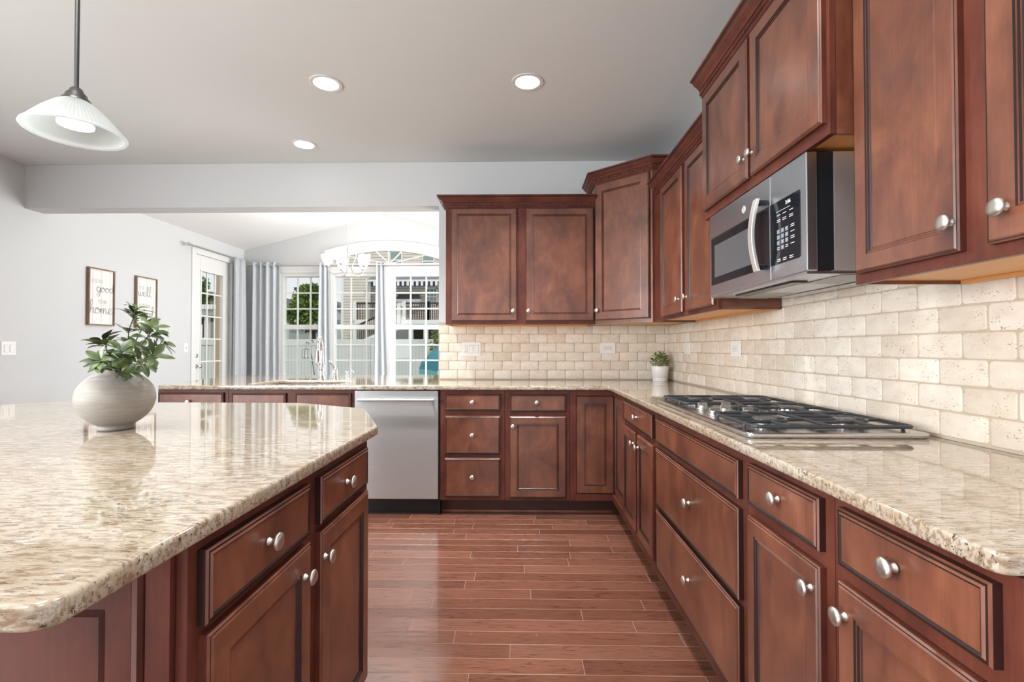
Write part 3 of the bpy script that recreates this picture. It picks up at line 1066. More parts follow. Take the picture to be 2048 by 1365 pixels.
# ================================================================== COOKTOP
CX0, CX1, CY0, CY1 = .672, 1.212, 1.437, 2.392
root = thing('gas_cooktop', 'stainless five burner gas cooktop with iron grates and front knobs', 'cooktop', ((CX0 + CX1) / 2, (CY0 + CY1) / 2, ZT))
vs, fs = curve_slab(rounded([(CX0, CY0), (CX1, CY0), (CX1, CY1), (CX0, CY1)], [.025] * 4), [], .0085, .006)
MB().add([(p.x, p.y, p.z + ZT + .0088) for p in vs], fs).build('steel_pan', 'steelpan', root, smooth=40)
zp = ZT + .0175
BURN = [(.80, 1.60, .045), (1.06, 1.60, .038), (1.06, 1.915, .055), (.80, 2.235, .038), (1.06, 2.235, .045)]
for bx_, by_, br in BURN:
    q = MB().lathe([(br + .014, 0), (br + .012, .004), (br, .006), (br * .92, .014), (br * .6, .0145)], (bx_, by_, zp), seg=28)
    bo = q.build('burner', 'alu', root, smooth=40)
    q = MB()
    for k in range(18):
        an = k * math.pi / 9
        d = V((math.cos(an), math.sin(an), 0)); pp = V((-d.y, d.x, 0))
        q.obox(V((bx_, by_, zp)), d, pp, br * .86, br * 1.0, .009, .0148, -.003, .003)
    q.build('flame_ports', 'cap', bo, smooth=0)
    MB().lathe([(br * .80, .015), (br * .86, .018), (br * .80, .0215), (.0001, .023)], (bx_, by_, zp), seg=28).build('burner_cap', 'cap', bo, smooth=50)


def grate(x0, x1, y0, y1, fingers):
    zt_, r = ZT + .0325, .0062
    q = MB()
    pts = rounded([(x0, y0), (x1, y0), (x1, y1), (x0, y1)], [.022] * 4, 4)
    q.tube([(p[0], p[1], zt_) for p in pts], r, 8, closed=True)
    for gx, gy, ax, ay in ((x0, y0 + .05, -1, 0), (x0, y1 - .05, -1, 0), (x1, y0 + .05, 1, 0), (x1, y1 - .05, 1, 0)):
        q.tube(smooth_path([(gx - ax * .002, gy, zt_), (gx + ax * .006, gy, zt_ - .004), (gx + ax * .006, gy, zp + .006), (gx + ax * .004, gy, zp + .001)], 4), .0055, 8)
    for p in fingers:
        q.tube(smooth_path([(a, b, zt_ + (.001)) for a, b in p], 4), .0055, 8)
    return q.build('grate', 'iron', root, smooth=50)


def fing(cx, cy, r0, x0, x1, y0, y1):
    c_ = .03
    return [[(x0, cy), (cx - r0, cy)], [(x1, cy), (cx + r0, cy)], [(cx, y0), (cx, cy - r0)], [(cx, y1), (cx, cy + r0)]]


def loop(x0, cx, cy):
    return [[(x0, cy - .075), (cx - .02, cy - .062), (cx + .05, cy - .045), (cx + .068, cy), (cx + .05, cy + .045), (cx - .02, cy + .062), (x0, cy + .075)]]


GX0, GX1 = .700, 1.175
mid = .93
grate(GX0, GX1, 1.460, 1.765, fing(.80, 1.60, .022, GX0, mid, 1.46, 1.765) + fing(1.06, 1.60, .022, mid, GX1, 1.46, 1.765) + [[(mid, 1.46), (mid, 1.765)]] + loop(GX0, .80, 1.6125) + loop(mid, 1.06, 1.6125))
grate(.905, GX1, 1.778, 2.055, fing(1.06, 1.915, .025, .905, GX1, 1.778, 2.055))
grate(GX0, GX1, 2.068, 2.372, fing(.80, 2.235, .022, GX0, mid, 2.068, 2.372) + fing(1.06, 2.235, .022, mid, GX1, 2.068, 2.372) + [[(mid, 2.068), (mid, 2.372)]] + loop(GX0, .80, 2.22) + loop(mid, 1.06, 2.22))
for kx, ky in ((.745, 1.99), (.725, 1.82), (.80, 1.90), (.845, 2.0), (.855, 1.83)):
    q = MB().lathe([(.025, 0), (.025, .003), (.0205, .004), (.0195, .014), (.0175, .017), (.0001, .018)], (kx, ky, zp), seg=24)
    q.box(kx - .0185, kx + .0185, ky - .0045, ky + .0045, zp + .015, zp + .027)
    q.build('control_knob', 'fixture', root, bevel=.001)

# ================================================================== MICROWAVE
MY0, MY1, MZ0, MZ1, MX = 2.247, 1.490, 1.441, 1.809, .880
root = thing('microwave_oven', 'stainless over-the-range microwave with a curved handle and black keypad', 'microwave', (1.07, 1.87, MZ0))
MB().box(.966, 1.247, MY1 + .002, MY0 - .002, MZ0, MZ1).build('body', 'satin', root, smooth=0)
MB().box(.914, .9655, MY1 + .004, MY0 - .004, MZ0 + .001, MZ1 - .001).build('front_collar', 'black', root, smooth=0)
yd = 1.704   # split between door and control side
MB().box(MX, .9135, yd + .0012, MY0, MZ0 - .002, MZ1).build('door', 'steel', root, bevel=.003, smooth=0)
MB().box(MX, .9135, MY1, yd - .0012, MZ0 - .002, MZ1).build('control_side', 'steel', root, bevel=.003, smooth=0)
q = MB().rings((MX - .0002, 2.223, 1.487), (0, -1, 0), UZ, (-1, 0, 0), 2.223 - 1.760 + .045, .215, [(0, -.002, 0), (0, .0022, 0), (.004, .0022, 0), (.006, .0008, 0)], 0)
q.build('door_window', 'blackgloss', root, smooth=0)
dm, nt_, b_ = mat('window_mesh')
ck = N(nt_, 'ShaderNodeTexChecker', Scale=700); L(nt_, coords(nt_).outputs[0], ck.inputs['Vector'])
ck.inputs[1].default_value = (.05, .055, .06, 1); ck.inputs[2].default_value = (.16, .17, .18, 1)
L(nt_, ck.outputs[0], b_.inputs['Base Color']); b_.inputs['Roughness'].default_value = .12
MB().box(MX - .0012, MX - .0008, 1.83, 2.19, 1.52, 1.665).build('window_screen', dm, root, smooth=0)
cp = MB()
vs, fs = curve_slab(rounded([(yd - .002, 1.487), (1.523, 1.487), (1.523, 1.702), (yd - .002, 1.702)], [.001, .012, .004, .001]), [], .0012, .0003)
cp.add([(MX - .0008 - p.z, p.x, p.y) for p in vs], fs)
cpo = cp.build('control_panel', 'blackgloss', root, smooth=0)
# legends and keys
q, kk = MB(), MB()
xk = MX - .0024


def ytxt(mb, body, yc, zc, size, m=0):
    put_flat(mb, text_geo(body, size), (xk - .0004, yc, zc), (0, -1, 0), (0, 0, 1), m)


cols = [1.648, 1.622, 1.597]
zr = [1.597, 1.578, 1.559, 1.540]
digits = ['1', '2', '3', '4', '5', '6', '7', '8', '9', None, '0', None]
for i, dg in enumerate(digits):
    yk, zk = cols[i % 3], zr[i // 3]
    if dg:
        kk.box(xk - .0003, xk + .0003, yk - .0085, yk + .0085, zk - .0072, zk + .0072)
        ytxt(q, dg, yk, zk, .011)
    else:
        for e in (-.003, .003): q.box(xk - .0003, xk, yk - .008, yk + .008, zk + e - .0011, zk + e + .0011)
for zk in (1.600, 1.581, 1.562, 1.542):
    for e in ((-.003, .003) if zk in (1.600, 1.562) else (0,)): q.box(xk - .0003, xk, 1.552, 1.574, zk + e - .0011, zk + e + .0011)
for zk, ee in ((1.653, (0,)), (1.634, (-.003, .003)), (1.499, (-.003, .003))):
    for yk in (1.645, 1.610, 1.570):
        for e in ee: q.box(xk - .0003, xk, yk - .011, yk + .011, zk + e - .0011, zk + e + .0011)
q.box(xk - .0002, xk, 1.575, 1.66, 1.6655, 1.6668)
q.build('legend_print', 'legend', cpo, smooth=0)
kk.build('number_keys', 'key', cpo, smooth=0)
q = MB(); ytxt(q, '3:06', 1.588, 1.683, .018); q.build('clock_display', 'digit', cpo, smooth=0)
# round badge: silver disc with a scrolled monogram
q = MB().lathe([(.0001, 0), (.0148, 0), (.0148, .0012), (.0001, .0014)], (MX, 1.905, 1.748), (-1, 0, 0), 28)
bd = q.build('round_badge', 'logo', root, smooth=30)
q = MB()
cc = V((MX - .0016, 1.905, 1.748))
q.tube([cc + V((0, math.cos(a) * .0128, math.sin(a) * .0128)) for a in [k * math.pi / 14 for k in range(28)]], .0005, 5, closed=True)
for sgn in (1, -1):
    q.tube(smooth_path([cc + V((0, sgn * a * .001, b * .001)) for a, b in ((1, 8), (5, 6.5), (5, 2.5), (2, 1.5), (1.2, 4), (3, 4.5), (2.2, -1), (4, -5), (1.5, -7), (.6, -3.5))], 4), .0006, 5)
for an in (45, 135, 225, 315):
    a_ = math.radians(an)
    q.tube(smooth_path([cc + V((0, math.cos(a_ + d) * r_, math.sin(a_ + d) * r_)) for d, r_ in ((-.3, .0112), (0, .0095), (.3, .0112))], 3), .0005, 5)
q.build('badge_monogram', 'logod', bd, smooth=0)
# curved handle
hy_ = 1.742
bar = []
for k in range(13):
    t_ = k / 12
    z_ = 1.476 + .262 * t_
    bar.append((MX - .030 - .020 * math.sin(math.pi * t_), z_))
q = MB()
vs, fs = [], []
for x_, z_ in bar:
    vs += [(x_ - .006, hy_ + .015, z_), (x_ - .006, hy_ - .015, z_), (x_ + .006, hy_ - .015, z_), (x_ + .006, hy_ + .015, z_)]
for i in range(12):
    for j in range(4): fs.append((i * 4 + j, i * 4 + (j + 1) % 4, i * 4 + 4 + (j + 1) % 4, i * 4 + 4 + j))
fs += [(0, 1, 2, 3), (48, 49, 50, 51)]
q.add(vs, fs)
ho = q.build('handle', 'satin', root, bevel=.002, smooth=30)
for z_ in (1.482, 1.715): MB().box(MX - .030, MX - .0005, hy_ - .010, hy_ + .010, z_, z_ + .018).build('handle_mount', 'blackgloss', ho, bevel=.002, smooth=0)
# underside with vent filters and lamp panel
u_ = MB()
u_.box(.886, 1.24, MY1 + .01, MY0 - .01, MZ0 - .010, MZ0 - .0005)
uo = u_.build('underside', 'steel', root, smooth=0)
for y0_, y1_ in ((1.52, 1.72), (2.02, 2.22)):
    q = MB()
    for k in range(16):
        yy = y0_ + (y1_ - y0_) * k / 15
        q.box(1.00, 1.13, yy - .004, yy + .004, MZ0 - .013, MZ0 - .0101)
    q.build('vent_filter', 'alu', uo, smooth=0)
MB().box(.93, .985, 1.66, 2.10, MZ0 - .016, MZ0 - .0101).build('lamp_panel', 'black', uo, bevel=.004, smooth=0)
MB().box(1.16, 1.225, 1.55, 2.18, MZ0 - .014, MZ0 - .0101).build('rear_panel', 'steelpan', uo, bevel=.003, smooth=0)

# ================================================================== SWITCHES AND OUTLETS
def plate(name, label, O, u, v, n, w, h, parts):
    """wall plate centred at O; parts: list of (kind, u, v)"""
    O, u, v, n = V(O), V(u), V(v), V(n)
    q = MB().rings(O - u * w / 2 - v * h / 2, u, v, n, w, h, [(0, 0, 0), (0, .003, 0), (.003, .0055, 0)], 0)
    o = tag(q.build(name, 'white', loc=O, smooth=0), label, 'outlet' if 'outlet' in name else 'switch', None)
    for kind, a, b in parts:
        c_ = O + u * a + v * b + n * .0055
        if kind == 'rocker':
            q = MB().rings(c_ - u * .0165 - v * .033, u, v, n, .033, .066, [(0, 0, 0), (.0004, .0012, 1), (.0015, .0012, 1), (.002, .0004, 1), (.0025, .003, 0)], 0)
            q.build('rocker', ['white', 'screw'], o, smooth=0)
        elif kind in ('duplex', 'duplexh'):
            uu, vv = (u, v) if kind == 'duplex' else (v, u)
            q = MB().rings(c_ - uu * .0165 - vv * .033, uu, vv, n, .033, .066, [(0, 0, 0), (.0004, .0012, 1), (.0015, .0012, 1), (.0025, .0025, 0)], 0)
            for s_ in (-1, 1):
                e = c_ + vv * s_ * .019 + n * .0026
                for d, hh in ((-.006, .0045), (.006, .0035)):
                    p_ = e + uu * d
                    q.add([p_ + uu * x_ + vv * y_ for x_, y_ in ((-.0012, -hh), (.0012, -hh), (.0012, hh), (-.0012, hh))], [(0, 1, 2, 3)], 2)
                q.add([e + uu * (.0025 * math.cos(k * .785)) + vv * (-.009 * 1 + .0025 * math.sin(k * .785)) for k in range(8)], [tuple(range(8))], 2)
            for d in (-.005, .005):
                p_ = c_ + vv * d + n * .0027
                q.add([p_ + uu * x_ + vv * y_ for x_, y_ in ((-.006, -.003), (.006, -.003), (.006, .003), (-.006, .003))], [(0, 1, 2, 3)], 1)
            q.build('receptacle', ['white', 'screw', 'slot'], o, smooth=0)
        elif kind == 'toggle':
            MB().rings(c_ - u * .005 - v * .011, u, v, n, .010, .022, [(0, 0, 0), (.001, .008, 0)], 0).build('toggle', 'screw', o, smooth=0)
    return o


yw = YB - .0092
plate('switch_outlet_plate', 'three gang white plate, one outlet and two rockers, on the back tiles', (-.422, yw, 1.192), (1, 0, 0), UZ, (0, -1, 0), .164, .121, [('duplex', -.046, 0), ('rocker', 0, 0), ('rocker', .046, 0)])
plate('wall_outlet', 'sideways white outlet on the back tiles near the small potted plant', (.736, yw, 1.200), (1, 0, 0), UZ, (0, -1, 0), .128, .093, [('duplexh', 0, 0)])
xw = XR - .0092
plate('wall_switch', 'white sideways plate on the tiled side wall, deep in the corner', (xw, 3.62, 1.199), (0, -1, 0), UZ, (-1, 0, 0), .120, .090, [('rocker', 0, 0)])
plate('wall_outlet', 'sideways white outlet on the tiled side wall above the cooktop end', (xw, 2.81, 1.197), (0, -1, 0), UZ, (-1, 0, 0), .128, .094, [('duplexh', 0, 0)])
plate('light_switch', 'double rocker light switch on the painted kitchen wall', (XK, 3.965, 1.198), (0, 1, 0), UZ, (1, 0, 0), .118, .118, [('rocker', -.023, 0), ('rocker', .023, 0)])
plate('light_switch', 'single toggle light switch beside the glazed patio door', (XL, 6.19, 1.206), (0, 1, 0), UZ, (1, 0, 0), .075, .118, [('toggle', 0, 0)])

# ================================================================== LIGHTS
GL = 'recessed ceiling lights'
for lb, x_, y_ in (('recessed ceiling light between the glass pendant and the light by the wall cabinets', -1.177, 2.853),
                   ('recessed ceiling light nearest the wall cabinets', .039, 2.860),
                   ('recessed ceiling light closest to the beam of the breakfast room', -1.701, 3.710)):
    rt_ = thing('recessed_light', lb, 'ceiling light', (x_, y_, ZC), GL)
    MB().lathe([(.073, -.0005), (.073, -.004), (.080, -.006), (.095, -.004), (.095, -.0005)], (x_, y_, ZC), seg=36).build('trim_ring', 'trim', rt_, smooth=40)
    MB().lathe([(.0001, -.0035), (.0735, -.0025), (.0735, -.0006)], (x_, y_, ZC), seg=36).build('lens', 'lamp', rt_)
    lamp('recessed_lamp', 'AREA', (x_, y_, ZC - .012), CAN_W * (1 if y_ < 3 else .6), CAN_C, .14, parent=rt_, spread=math.radians(112 if y_ < 3 else 84))

px_, py_ = -1.425, 1.50
root = thing('pendant_light', 'ribbed cone glass pendant on a steel rod above the island', 'pendant light', (px_, py_, 1.885))
MB().tube([(px_, py_, 2.03), (px_, py_, 2.78)], .0065, 12).build('rod', 'darkmetal', root)
MB().lathe([(.06, 2.80 - .001), (.06, 2.785), (.02, 2.775), (.0001, 2.774)], (px_, py_, 0)).build('ceiling_canopy', 'darkmetal', root)
MB().lathe([(.0001, 2.034), (.012, 2.034), (.016, 2.030), (.020, 2.020), (.027, 2.013), (.029, 2.004), (.037, 1.996), (.039, 1.990), (.0001, 1.990)], (px_, py_, 0), seg=28).build('cap', 'darkmetal', root, smooth=40)
q = MB()
prof = [(.036, 1.991), (.055, 1.975), (.085, 1.945), (.112, 1.912), (.124, 1.898), (.131, 1.894), (.133, 1.889), (.130, 1.885), (.122, 1.888), (.110, 1.904), (.083, 1.938), (.053, 1.968), (.034, 1.984)]
seg = 216
vs, fs = [], []
for i, (r_, z_) in enumerate(prof):
    for k in range(seg):
        rr = r_ + (.0026 if k % 3 == 0 and 0 < i < 4 else 0)
        an = 2 * math.pi * k / seg
        vs.append((px_ + rr * math.cos(an), py_ + rr * math.sin(an), z_))
    if i:
        for k in range(seg): fs.append(((i - 1) * seg + k, (i - 1) * seg + (k + 1) % seg, i * seg + (k + 1) % seg, i * seg + k))
q.add(vs, fs)
q.build('shade', 'pressed', root, smooth=25)
MB().lathe([(.012, 1.990), (.018, 1.975), (.040, 1.955), (.048, 1.935), (.0475, 1.918)], (px_, py_, 0), seg=28).build('bulb_neck', 'white', root, smooth=50)
MB().lathe([(.0474, 1.918), (.046, 1.912), (.030, 1.907), (.0001, 1.905)], (px_, py_, 0), seg=28).build('bulb', 'bulb', root, smooth=60)
lamp('pendant_lamp', 'AREA', (px_, py_, 1.900), 1.2, CAN_C, .08, parent=root)

# chandelier
hx, hy = -2.135, 5.86
root = thing('chandelier', 'brushed nickel chandelier with five glowing bell shades in the breakfast room', 'chandelier', (hx, hy, 2.10))
q = MB()
k = 0
z_ = 2.475
while z_ < 3.29:
    d = V((1, 0, 0)) if k % 2 else V((0, 1, 0))
    q.tube([V((hx, hy, z_ + .02)) + d * (.008 * math.cos(a)) + UZ * (.021 * math.sin(a)) for a in [j * math.pi / 5 for j in range(10)]], .0018, 5, closed=True)
    z_ += .034; k += 1
q.build('chain', 'fixture', root)
MB().lathe([(.06, 3.305), (.055, 3.28), (.01, 3.27), (.0001, 3.269)], (hx, hy, 0)).build('ceiling_canopy', 'fixture', root)
MB().lathe([(.0001, 2.478), (.006, 2.475), (.006, 2.33), (.012, 2.32), (.016, 2.30), (.010, 2.28), (.008, 2.24), (.007, 2.16), (.014, 2.145), (.010, 2.13), (.004, 2.115), (.0001, 2.105)], (hx, hy, 0)).build('center_stem', 'fixture', root, smooth=50)
for k in range(5):
    an = math.radians(200 + 72 * k)
    d = V((math.cos(an), math.sin(an), 0))
    c_ = V((hx, hy, 0))
    arm = smooth_path([c_ + d * a + UZ * b for a, b in ((.010, 2.30), (.030, 2.36), (.060, 2.41), (.105, 2.415), (.125, 2.37), (.105, 2.30), (.075, 2.24), (.062, 2.18), (.090, 2.125), (.150, 2.105), (.205, 2.125), (.232, 2.165), (.235, 2.19))], 5)
    ao = MB().tube(arm, .0042, 7).build('arm', 'fixture', root, smooth=60)
    e = c_ + d * .235
    MB().lathe([(.004, 2.185), (.022, 2.192), (.026, 2.205), (.020, 2.212)], e).build('socket_cup', 'fixture', ao, smooth=50)
    MB().lathe([(.020, 2.207), (.034, 2.222), (.050, 2.250), (.062, 2.290), (.071, 2.335), (.068, 2.335), (.060, 2.292), (.047, 2.253), (.031, 2.226), (.018, 2.212)], e, seg=28).build('bell_shade', 'frost', root, smooth=60)
    lamp('chandelier_bulb', 'POINT', (e.x, e.y, 2.30), 20, (1, .97, .93), .04, parent=root)

# ================================================================== VASE AND PLANTS
vx, vy = -1.343, 1.57
prof = [(.0001, .0), (.044, 0), (.049, .004), (.0485, .013), (.052, .018), (.072, .032), (.094, .057), (.1065, .090), (.1072, .112), (.100, .140), (.081, .166), (.058, .183), (.046, .190), (.042, .194),
                (.040, .202), (.044, .209), (.0415, .210), (.035, .202), (.040, .192), (.054, .180), (.070, .165)]
q = MB().lathe([(p.x, p.z) for p in [V((.0001, 0, 0))] + smooth_path([V((a, 0, b)) for a, b in prof[1:]], 5)], (vx, vy, ZT), seg=72)
tag(q.build('round_vase', 'vase', loc=(vx, vy, ZT), smooth=60), 'squat round grey clay vase on the island worktop', 'vase')


def leaf(mb, base, direction, up, ln, wd, fold=.25, droop=.2):
    d = V(direction).normalized()
    s_ = d.cross(V(up))
    if s_.length < .05: s_ = d.orthogonal()
    s_.normalize()
    n_ = s_.cross(d).normalized()
    prof = [(0, .06), (.18, .55), (.38, .95), (.58, 1.0), (.78, .72), (.92, .34), (1, .02)]
    vs, fs = [], []
    for t_, w_ in prof:
        c_ = V(base) + d * (ln * t_) - n_ * (droop * ln * t_ * t_)
        ww = wd / 2 * w_
        vs += [c_ - s_ * ww + n_ * (fold * ww), c_, c_ + s_ * ww + n_ * (fold * ww)]
    for i in range(len(prof) - 1):
        a = i * 3
        fs += [(a, a + 1, a + 4, a + 3), (a + 1, a + 2, a + 5, a + 4)]
    mb.add(vs, fs)


root = thing('leafy_plant', 'branching green leafy stems arranged in the clay vase', 'plant', (vx, vy, ZT + .19))
rim = V((vx, vy, ZT + .205))
STEMS = [
    [(243, 735, 1.58), (255, 690, 1.58), (258, 662, 1.57), (267, 636, 1.57), (272, 618, 1.57)],
    [(248, 738, 1.60), (268, 690, 1.62), (283, 660, 1.64), (292, 640, 1.65)],
    [(250, 738, 1.56), (275, 700, 1.54), (297, 672, 1.53), (308, 655, 1.52)],
    [(252, 740, 1.60), (272, 712, 1.63), (300, 695, 1.66), (328, 688, 1.68)],
    [(224, 740, 1.58), (216, 712, 1.58), (210, 690, 1.58), (205, 680, 1.58)],
    [(228, 742, 1.54), (212, 728, 1.50), (200, 722, 1.48)],
    [(254, 742, 1.53), (280, 726, 1.49), (306, 713, 1.47)],
    [(240, 742, 1.50), (242, 720, 1.47), (243, 702, 1.46)],
]
for st in STEMS:
    pts = [rim + V(((st[0][0] - 240) * .0006, (st[0][2] - 1.58) * .3, -.06))] + [at(*p) for p in st]
    sm_ = smooth_path(pts, 4)
    so = MB().tube(sm_, .0016, 6).build('stem', 'stem', root, smooth=60)
    lm = MB()
    nodes = [(pts[-1], 6), (pts[-2], 6)] + [(p, 5) for p in pts[1:-2]] + [((pts[-1] + pts[-2]) / 2, 4)]
    for j, (c_, nl) in enumerate(nodes):
        ax = (pts[-1] - pts[-2]).normalized()
        ph = R.random() * 6.28
        for k in range(nl):
            an = ph + k * 6.283 / nl + (R.random() - .5) * .5
            side = ax.orthogonal().normalized()
            side.rotate(Quaternion(ax, an))
            dd = (side + ax * (.35 + R.random() * .5) + UZ * .05).normalized()
            b0_ = c_ - ax * R.random() * .012
            leaf(lm, b0_ + dd * .006, dd, ax + UZ * .3, .036 + R.random() * .020, .019 + R.random() * .008, .22, .12 + R.random() * .3)
            lm.tube([b0_, b0_ + dd * .008], .0009, 5)
    lm.build('foliage', 'leaf', so, smooth=60)

gx, gy = 1.138, 3.955
root = thing('potted_plant', 'small bushy plant in a ribbed white pot in the worktop corner', 'plant', (gx, gy, ZT))
q = MB().lathe([(.0001, 0), (.056, 0), (.058, .003), (.0585, .010), (.0575, .012), (.0592, .014), (.0597, .024), (.0585, .026), (.0603, .028), (.066, .085), (.072, .118), (.070, .122), (.065, .118), (.062, .105), (.0001, .104)], (gx, gy, ZT), seg=36)
q.build('pot', 'ceramic', root, smooth=40)
lm = MB()
for k in range(230):
    th, ph = R.random() * 6.283, math.acos(1 - R.random() * 1.0)
    d = V((math.sin(ph) * math.cos(th), math.sin(ph) * math.sin(th), math.cos(ph) * 1.1 + .1))
    c_ = V((gx, gy, ZT + .115)) + V((d.x * .082, d.y * .075, d.z * .10)) * (.6 + .4 * R.random())
    leaf(lm, c_, (d + V((R.random() - .5, R.random() - .5, R.random() * .8))).normalized(), UZ + d * .4, .020, .013, .2, .2)
for k in range(30):
    th = R.random() * 6.283
    lm.tube([(gx, gy, ZT + .104), (gx + math.cos(th) * .055, gy + math.sin(th) * .05, ZT + .17)], .001, 4)
lm.build('foliage', 'leafs', root, smooth=60)

# ================================================================== WALL SIGNS
STROKES = {
    'g': [[(.62, .62), (.40, .70), (.14, .52), (.10, .22), (.30, .02), (.55, .14), (.66, .45), (.66, .62), (.62, .1), (.58, -.45), (.36, -.68), (.12, -.52), (.30, -.22), (.80, .10)]],
    'o': [[(.45, .66), (.18, .56), (.08, .28), (.24, .02), (.50, .05), (.66, .32), (.55, .60), (.40, .62), (.52, .46), (.90, .50)]],
    'd': [[(.58, .52), (.36, .66), (.10, .46), (.10, .16), (.32, .02), (.56, .22), (.76, .80), (.90, 1.45), (.80, 1.62), (.66, 1.30), (.60, .70), (.64, .10), (.82, .02), (1.0, .18)]],
    'h': [[(.0, .10), (.26, .62), (.46, 1.28), (.40, 1.60), (.24, 1.45), (.18, .8), (.14, 0), (.24, .40), (.46, .64), (.58, .52), (.56, .16), (.68, .0), (.88, .14)]],
    'm': [[(.0, .10), (.12, .60), (.14, 0), (.26, .46), (.42, .64), (.48, .40), (.46, .0), (.60, .48), (.76, .64), (.84, .40), (.82, .10), (.94, .0), (1.1, .16)]],
    'e': [[(.02, .14), (.30, .28), (.52, .50), (.40, .68), (.18, .52), (.12, .20), (.30, .0), (.56, .08), (.76, .26)]],
    'w': [[(.0, .58), (.08, .62), (.12, .18), (.26, .0), (.42, .24), (.48, .58), (.50, .16), (.66, .0), (.84, .30), (.86, .62), (.98, .50)]],
    'l': [[(.0, .12), (.26, .62), (.42, 1.30), (.32, 1.58), (.20, 1.28), (.20, .30), (.32, .0), (.54, .14)]],
    's': [[(.0, .10), (.30, .50), (.36, .70), (.44, .36), (.40, .06), (.20, .0), (.10, .10), (.60, .12)]],
    'u': [[(.0, .50), (.10, .64), (.12, .20), (.26, .0), (.46, .20), (.56, .62), (.56, .14), (.70, .0), (.86, .16)]],
}


def script(mb, word, size, o, u, v, n, wt, adv=.72):
    x_ = 0
    wid = sum((1.05 if c in 'm' else .9 if c in 'w' else .5 if c in 'l' else adv) for c in word)
    x_ = -wid / 2
    for c in word:
        for st in STROKES[c]:
            pp = smooth_path([V((a, b, 0)) for a, b in st], 5)
            vs, fs = [], []
            for i, p in enumerate(pp):
                a = pp[max(i - 1, 0)]; b = pp[min(i + 1, len(pp) - 1)]
                t_ = (b - a).normalized()
                w_ = wt * (1.25 if t_.y < -.3 else .75)
                nn = V((-t_.y, t_.x, 0)) * w_
                for q_ in (p + nn / size, p - nn / size):
                    vs.append(V(o) + V(u) * ((x_ + q_.x) * size) + V(v) * (q_.y * size) + V(n) * (.0002))
            for i in range(len(pp) - 1): fs.append((2 * i, 2 * i + 1, 2 * i + 3, 2 * i + 2))
            mb.add(vs, fs)
        x_ += 1.05 if c in 'm' else .9 if c in 'w' else .5 if c in 'l' else adv


def sign(label, y0, y1, z0, z1, lines):
    u, n = V((0, 1, 0)), V((1, 0, 0))
    root = thing('wall_sign', label, 'sign', (XL, (y0 + y1) / 2, z0), 'wooden word signs')
    t_, d_ = .012, .032
    q = MB()
    q.box(XL + .001, XL + d_, y0, y0 + t_, z0, z1); q.box(XL + .001, XL + d_, y1 - t_, y1, z0, z1)
    q.box(XL + .001, XL + d_, y0 + t_, y1 - t_, z0, z0 + t_); q.box(XL + .001, XL + d_, y0 + t_, y1 - t_, z1 - t_, z1)
    q.build('frame', 'signwood', root, smooth=0)
    MB().box(XL + .001, XL + .018, y0 + t_, y1 - t_, z0 + t_, z1 - t_).build('panel', 'shiplap', root, smooth=0)
    q = MB()
    xf_ = XL + .0186
    for kind, body, yc, zc, size, wd in lines:
        if kind == 'caps': put_flat(q, text_geo(body, size, wd), (xf_, yc, zc), u, UZ)
        else: script(q, body, size, (xf_, yc, zc), u, UZ, n, wd)
    q.build('lettering', 'ink', root, smooth=0)


Y0, Y1 = 4.745, 5.055
sign('wooden frame sign reading IT IS SO good TO BE home', Y0, Y1, 1.437, 2.025,
     [('caps', 'IT IS SO', 4.85, 1.89, .052, .72), ('script', 'good', 4.945, 1.785, .072, .0036), ('caps', 'TO BE', 4.915, 1.68, .052, .72), ('script', 'home', 4.90, 1.56, .088, .0038)])
Y0, Y1 = 5.345, 5.655
sign('wooden frame sign reading IT IS well WITH MY soul', Y0, Y1, 1.437, 2.025,
     [('caps', 'IT IS', 5.43, 1.895, .055, .72), ('script', 'well', 5.475, 1.80, .075, .0036), ('caps', 'WITH MY', 5.475, 1.69, .055, .70), ('script', 'soul', 5.50, 1.555, .088, .0038)])

# ================================================================== PATIO DOOR
d = MB()
YG0, YG1, ZG0, ZG1 = 6.505, 7.015, .38, 2.285
x0, x1 = XL - .070, XL - .025
d.box(x0, x1, DY0 + .012, YG0, .01, DZ - .01); d.box(x0, x1, YG1, DY1 - .012, .01, DZ - .01)
d.box(x0, x1, YG0, YG1, .01, ZG0); d.box(x0, x1, YG0, YG1, ZG1, DZ - .01)
do = struct(d.build('door_1', 'trim', smooth=0, bevel=.003))
m_ = MB()
xm = (x0 + x1) / 2
for k in (1, 2):
    yy = YG0 + (YG1 - YG0) * k / 3; m_.box(xm - .0065, xm + .0065, yy - .010, yy + .010, ZG0, ZG1)
for k in range(1, 6):
    zz = ZG0 + (ZG1 - ZG0) * k / 6; m_.box(xm - .0075, xm + .0075, YG0, YG1, zz - .010, zz + .010)
for a, b in ((YG0, YG0 + .02), (YG1 - .02, YG1)): m_.box(x0 + .001, x1 + .005, a, b, ZG0, ZG1)
for a, b in ((ZG0, ZG0 + .02), (ZG1 - .02, ZG1)): m_.box(x0 + .002, x1 + .006, YG0, YG1, a, b)
m_.build('muntin_grid', 'trim', do, smooth=0)
MB().box((x0 + x1) / 2 - .003, (x0 + x1) / 2 + .003, YG0, YG1, ZG0, ZG1).build('door_glass', 'glass', do, smooth=0)
q = MB(); q.lathe([(.028, 0), (.028, .006), (.010, .010), (.010, .04), (.026, .05), (.028, .062), (.018, .072), (.0001, .074)], (x1, 6.43, .955), (1, 0, 0))
q.build('door_knob', 'nickel', do, smooth=50)
q = MB(); q.lathe([(.028, 0), (.028, .008), (.012, .014), (.0001, .015)], (x1, 6.43, 1.10), (1, 0, 0))
q.build('deadbolt', 'nickel', do, smooth=50)
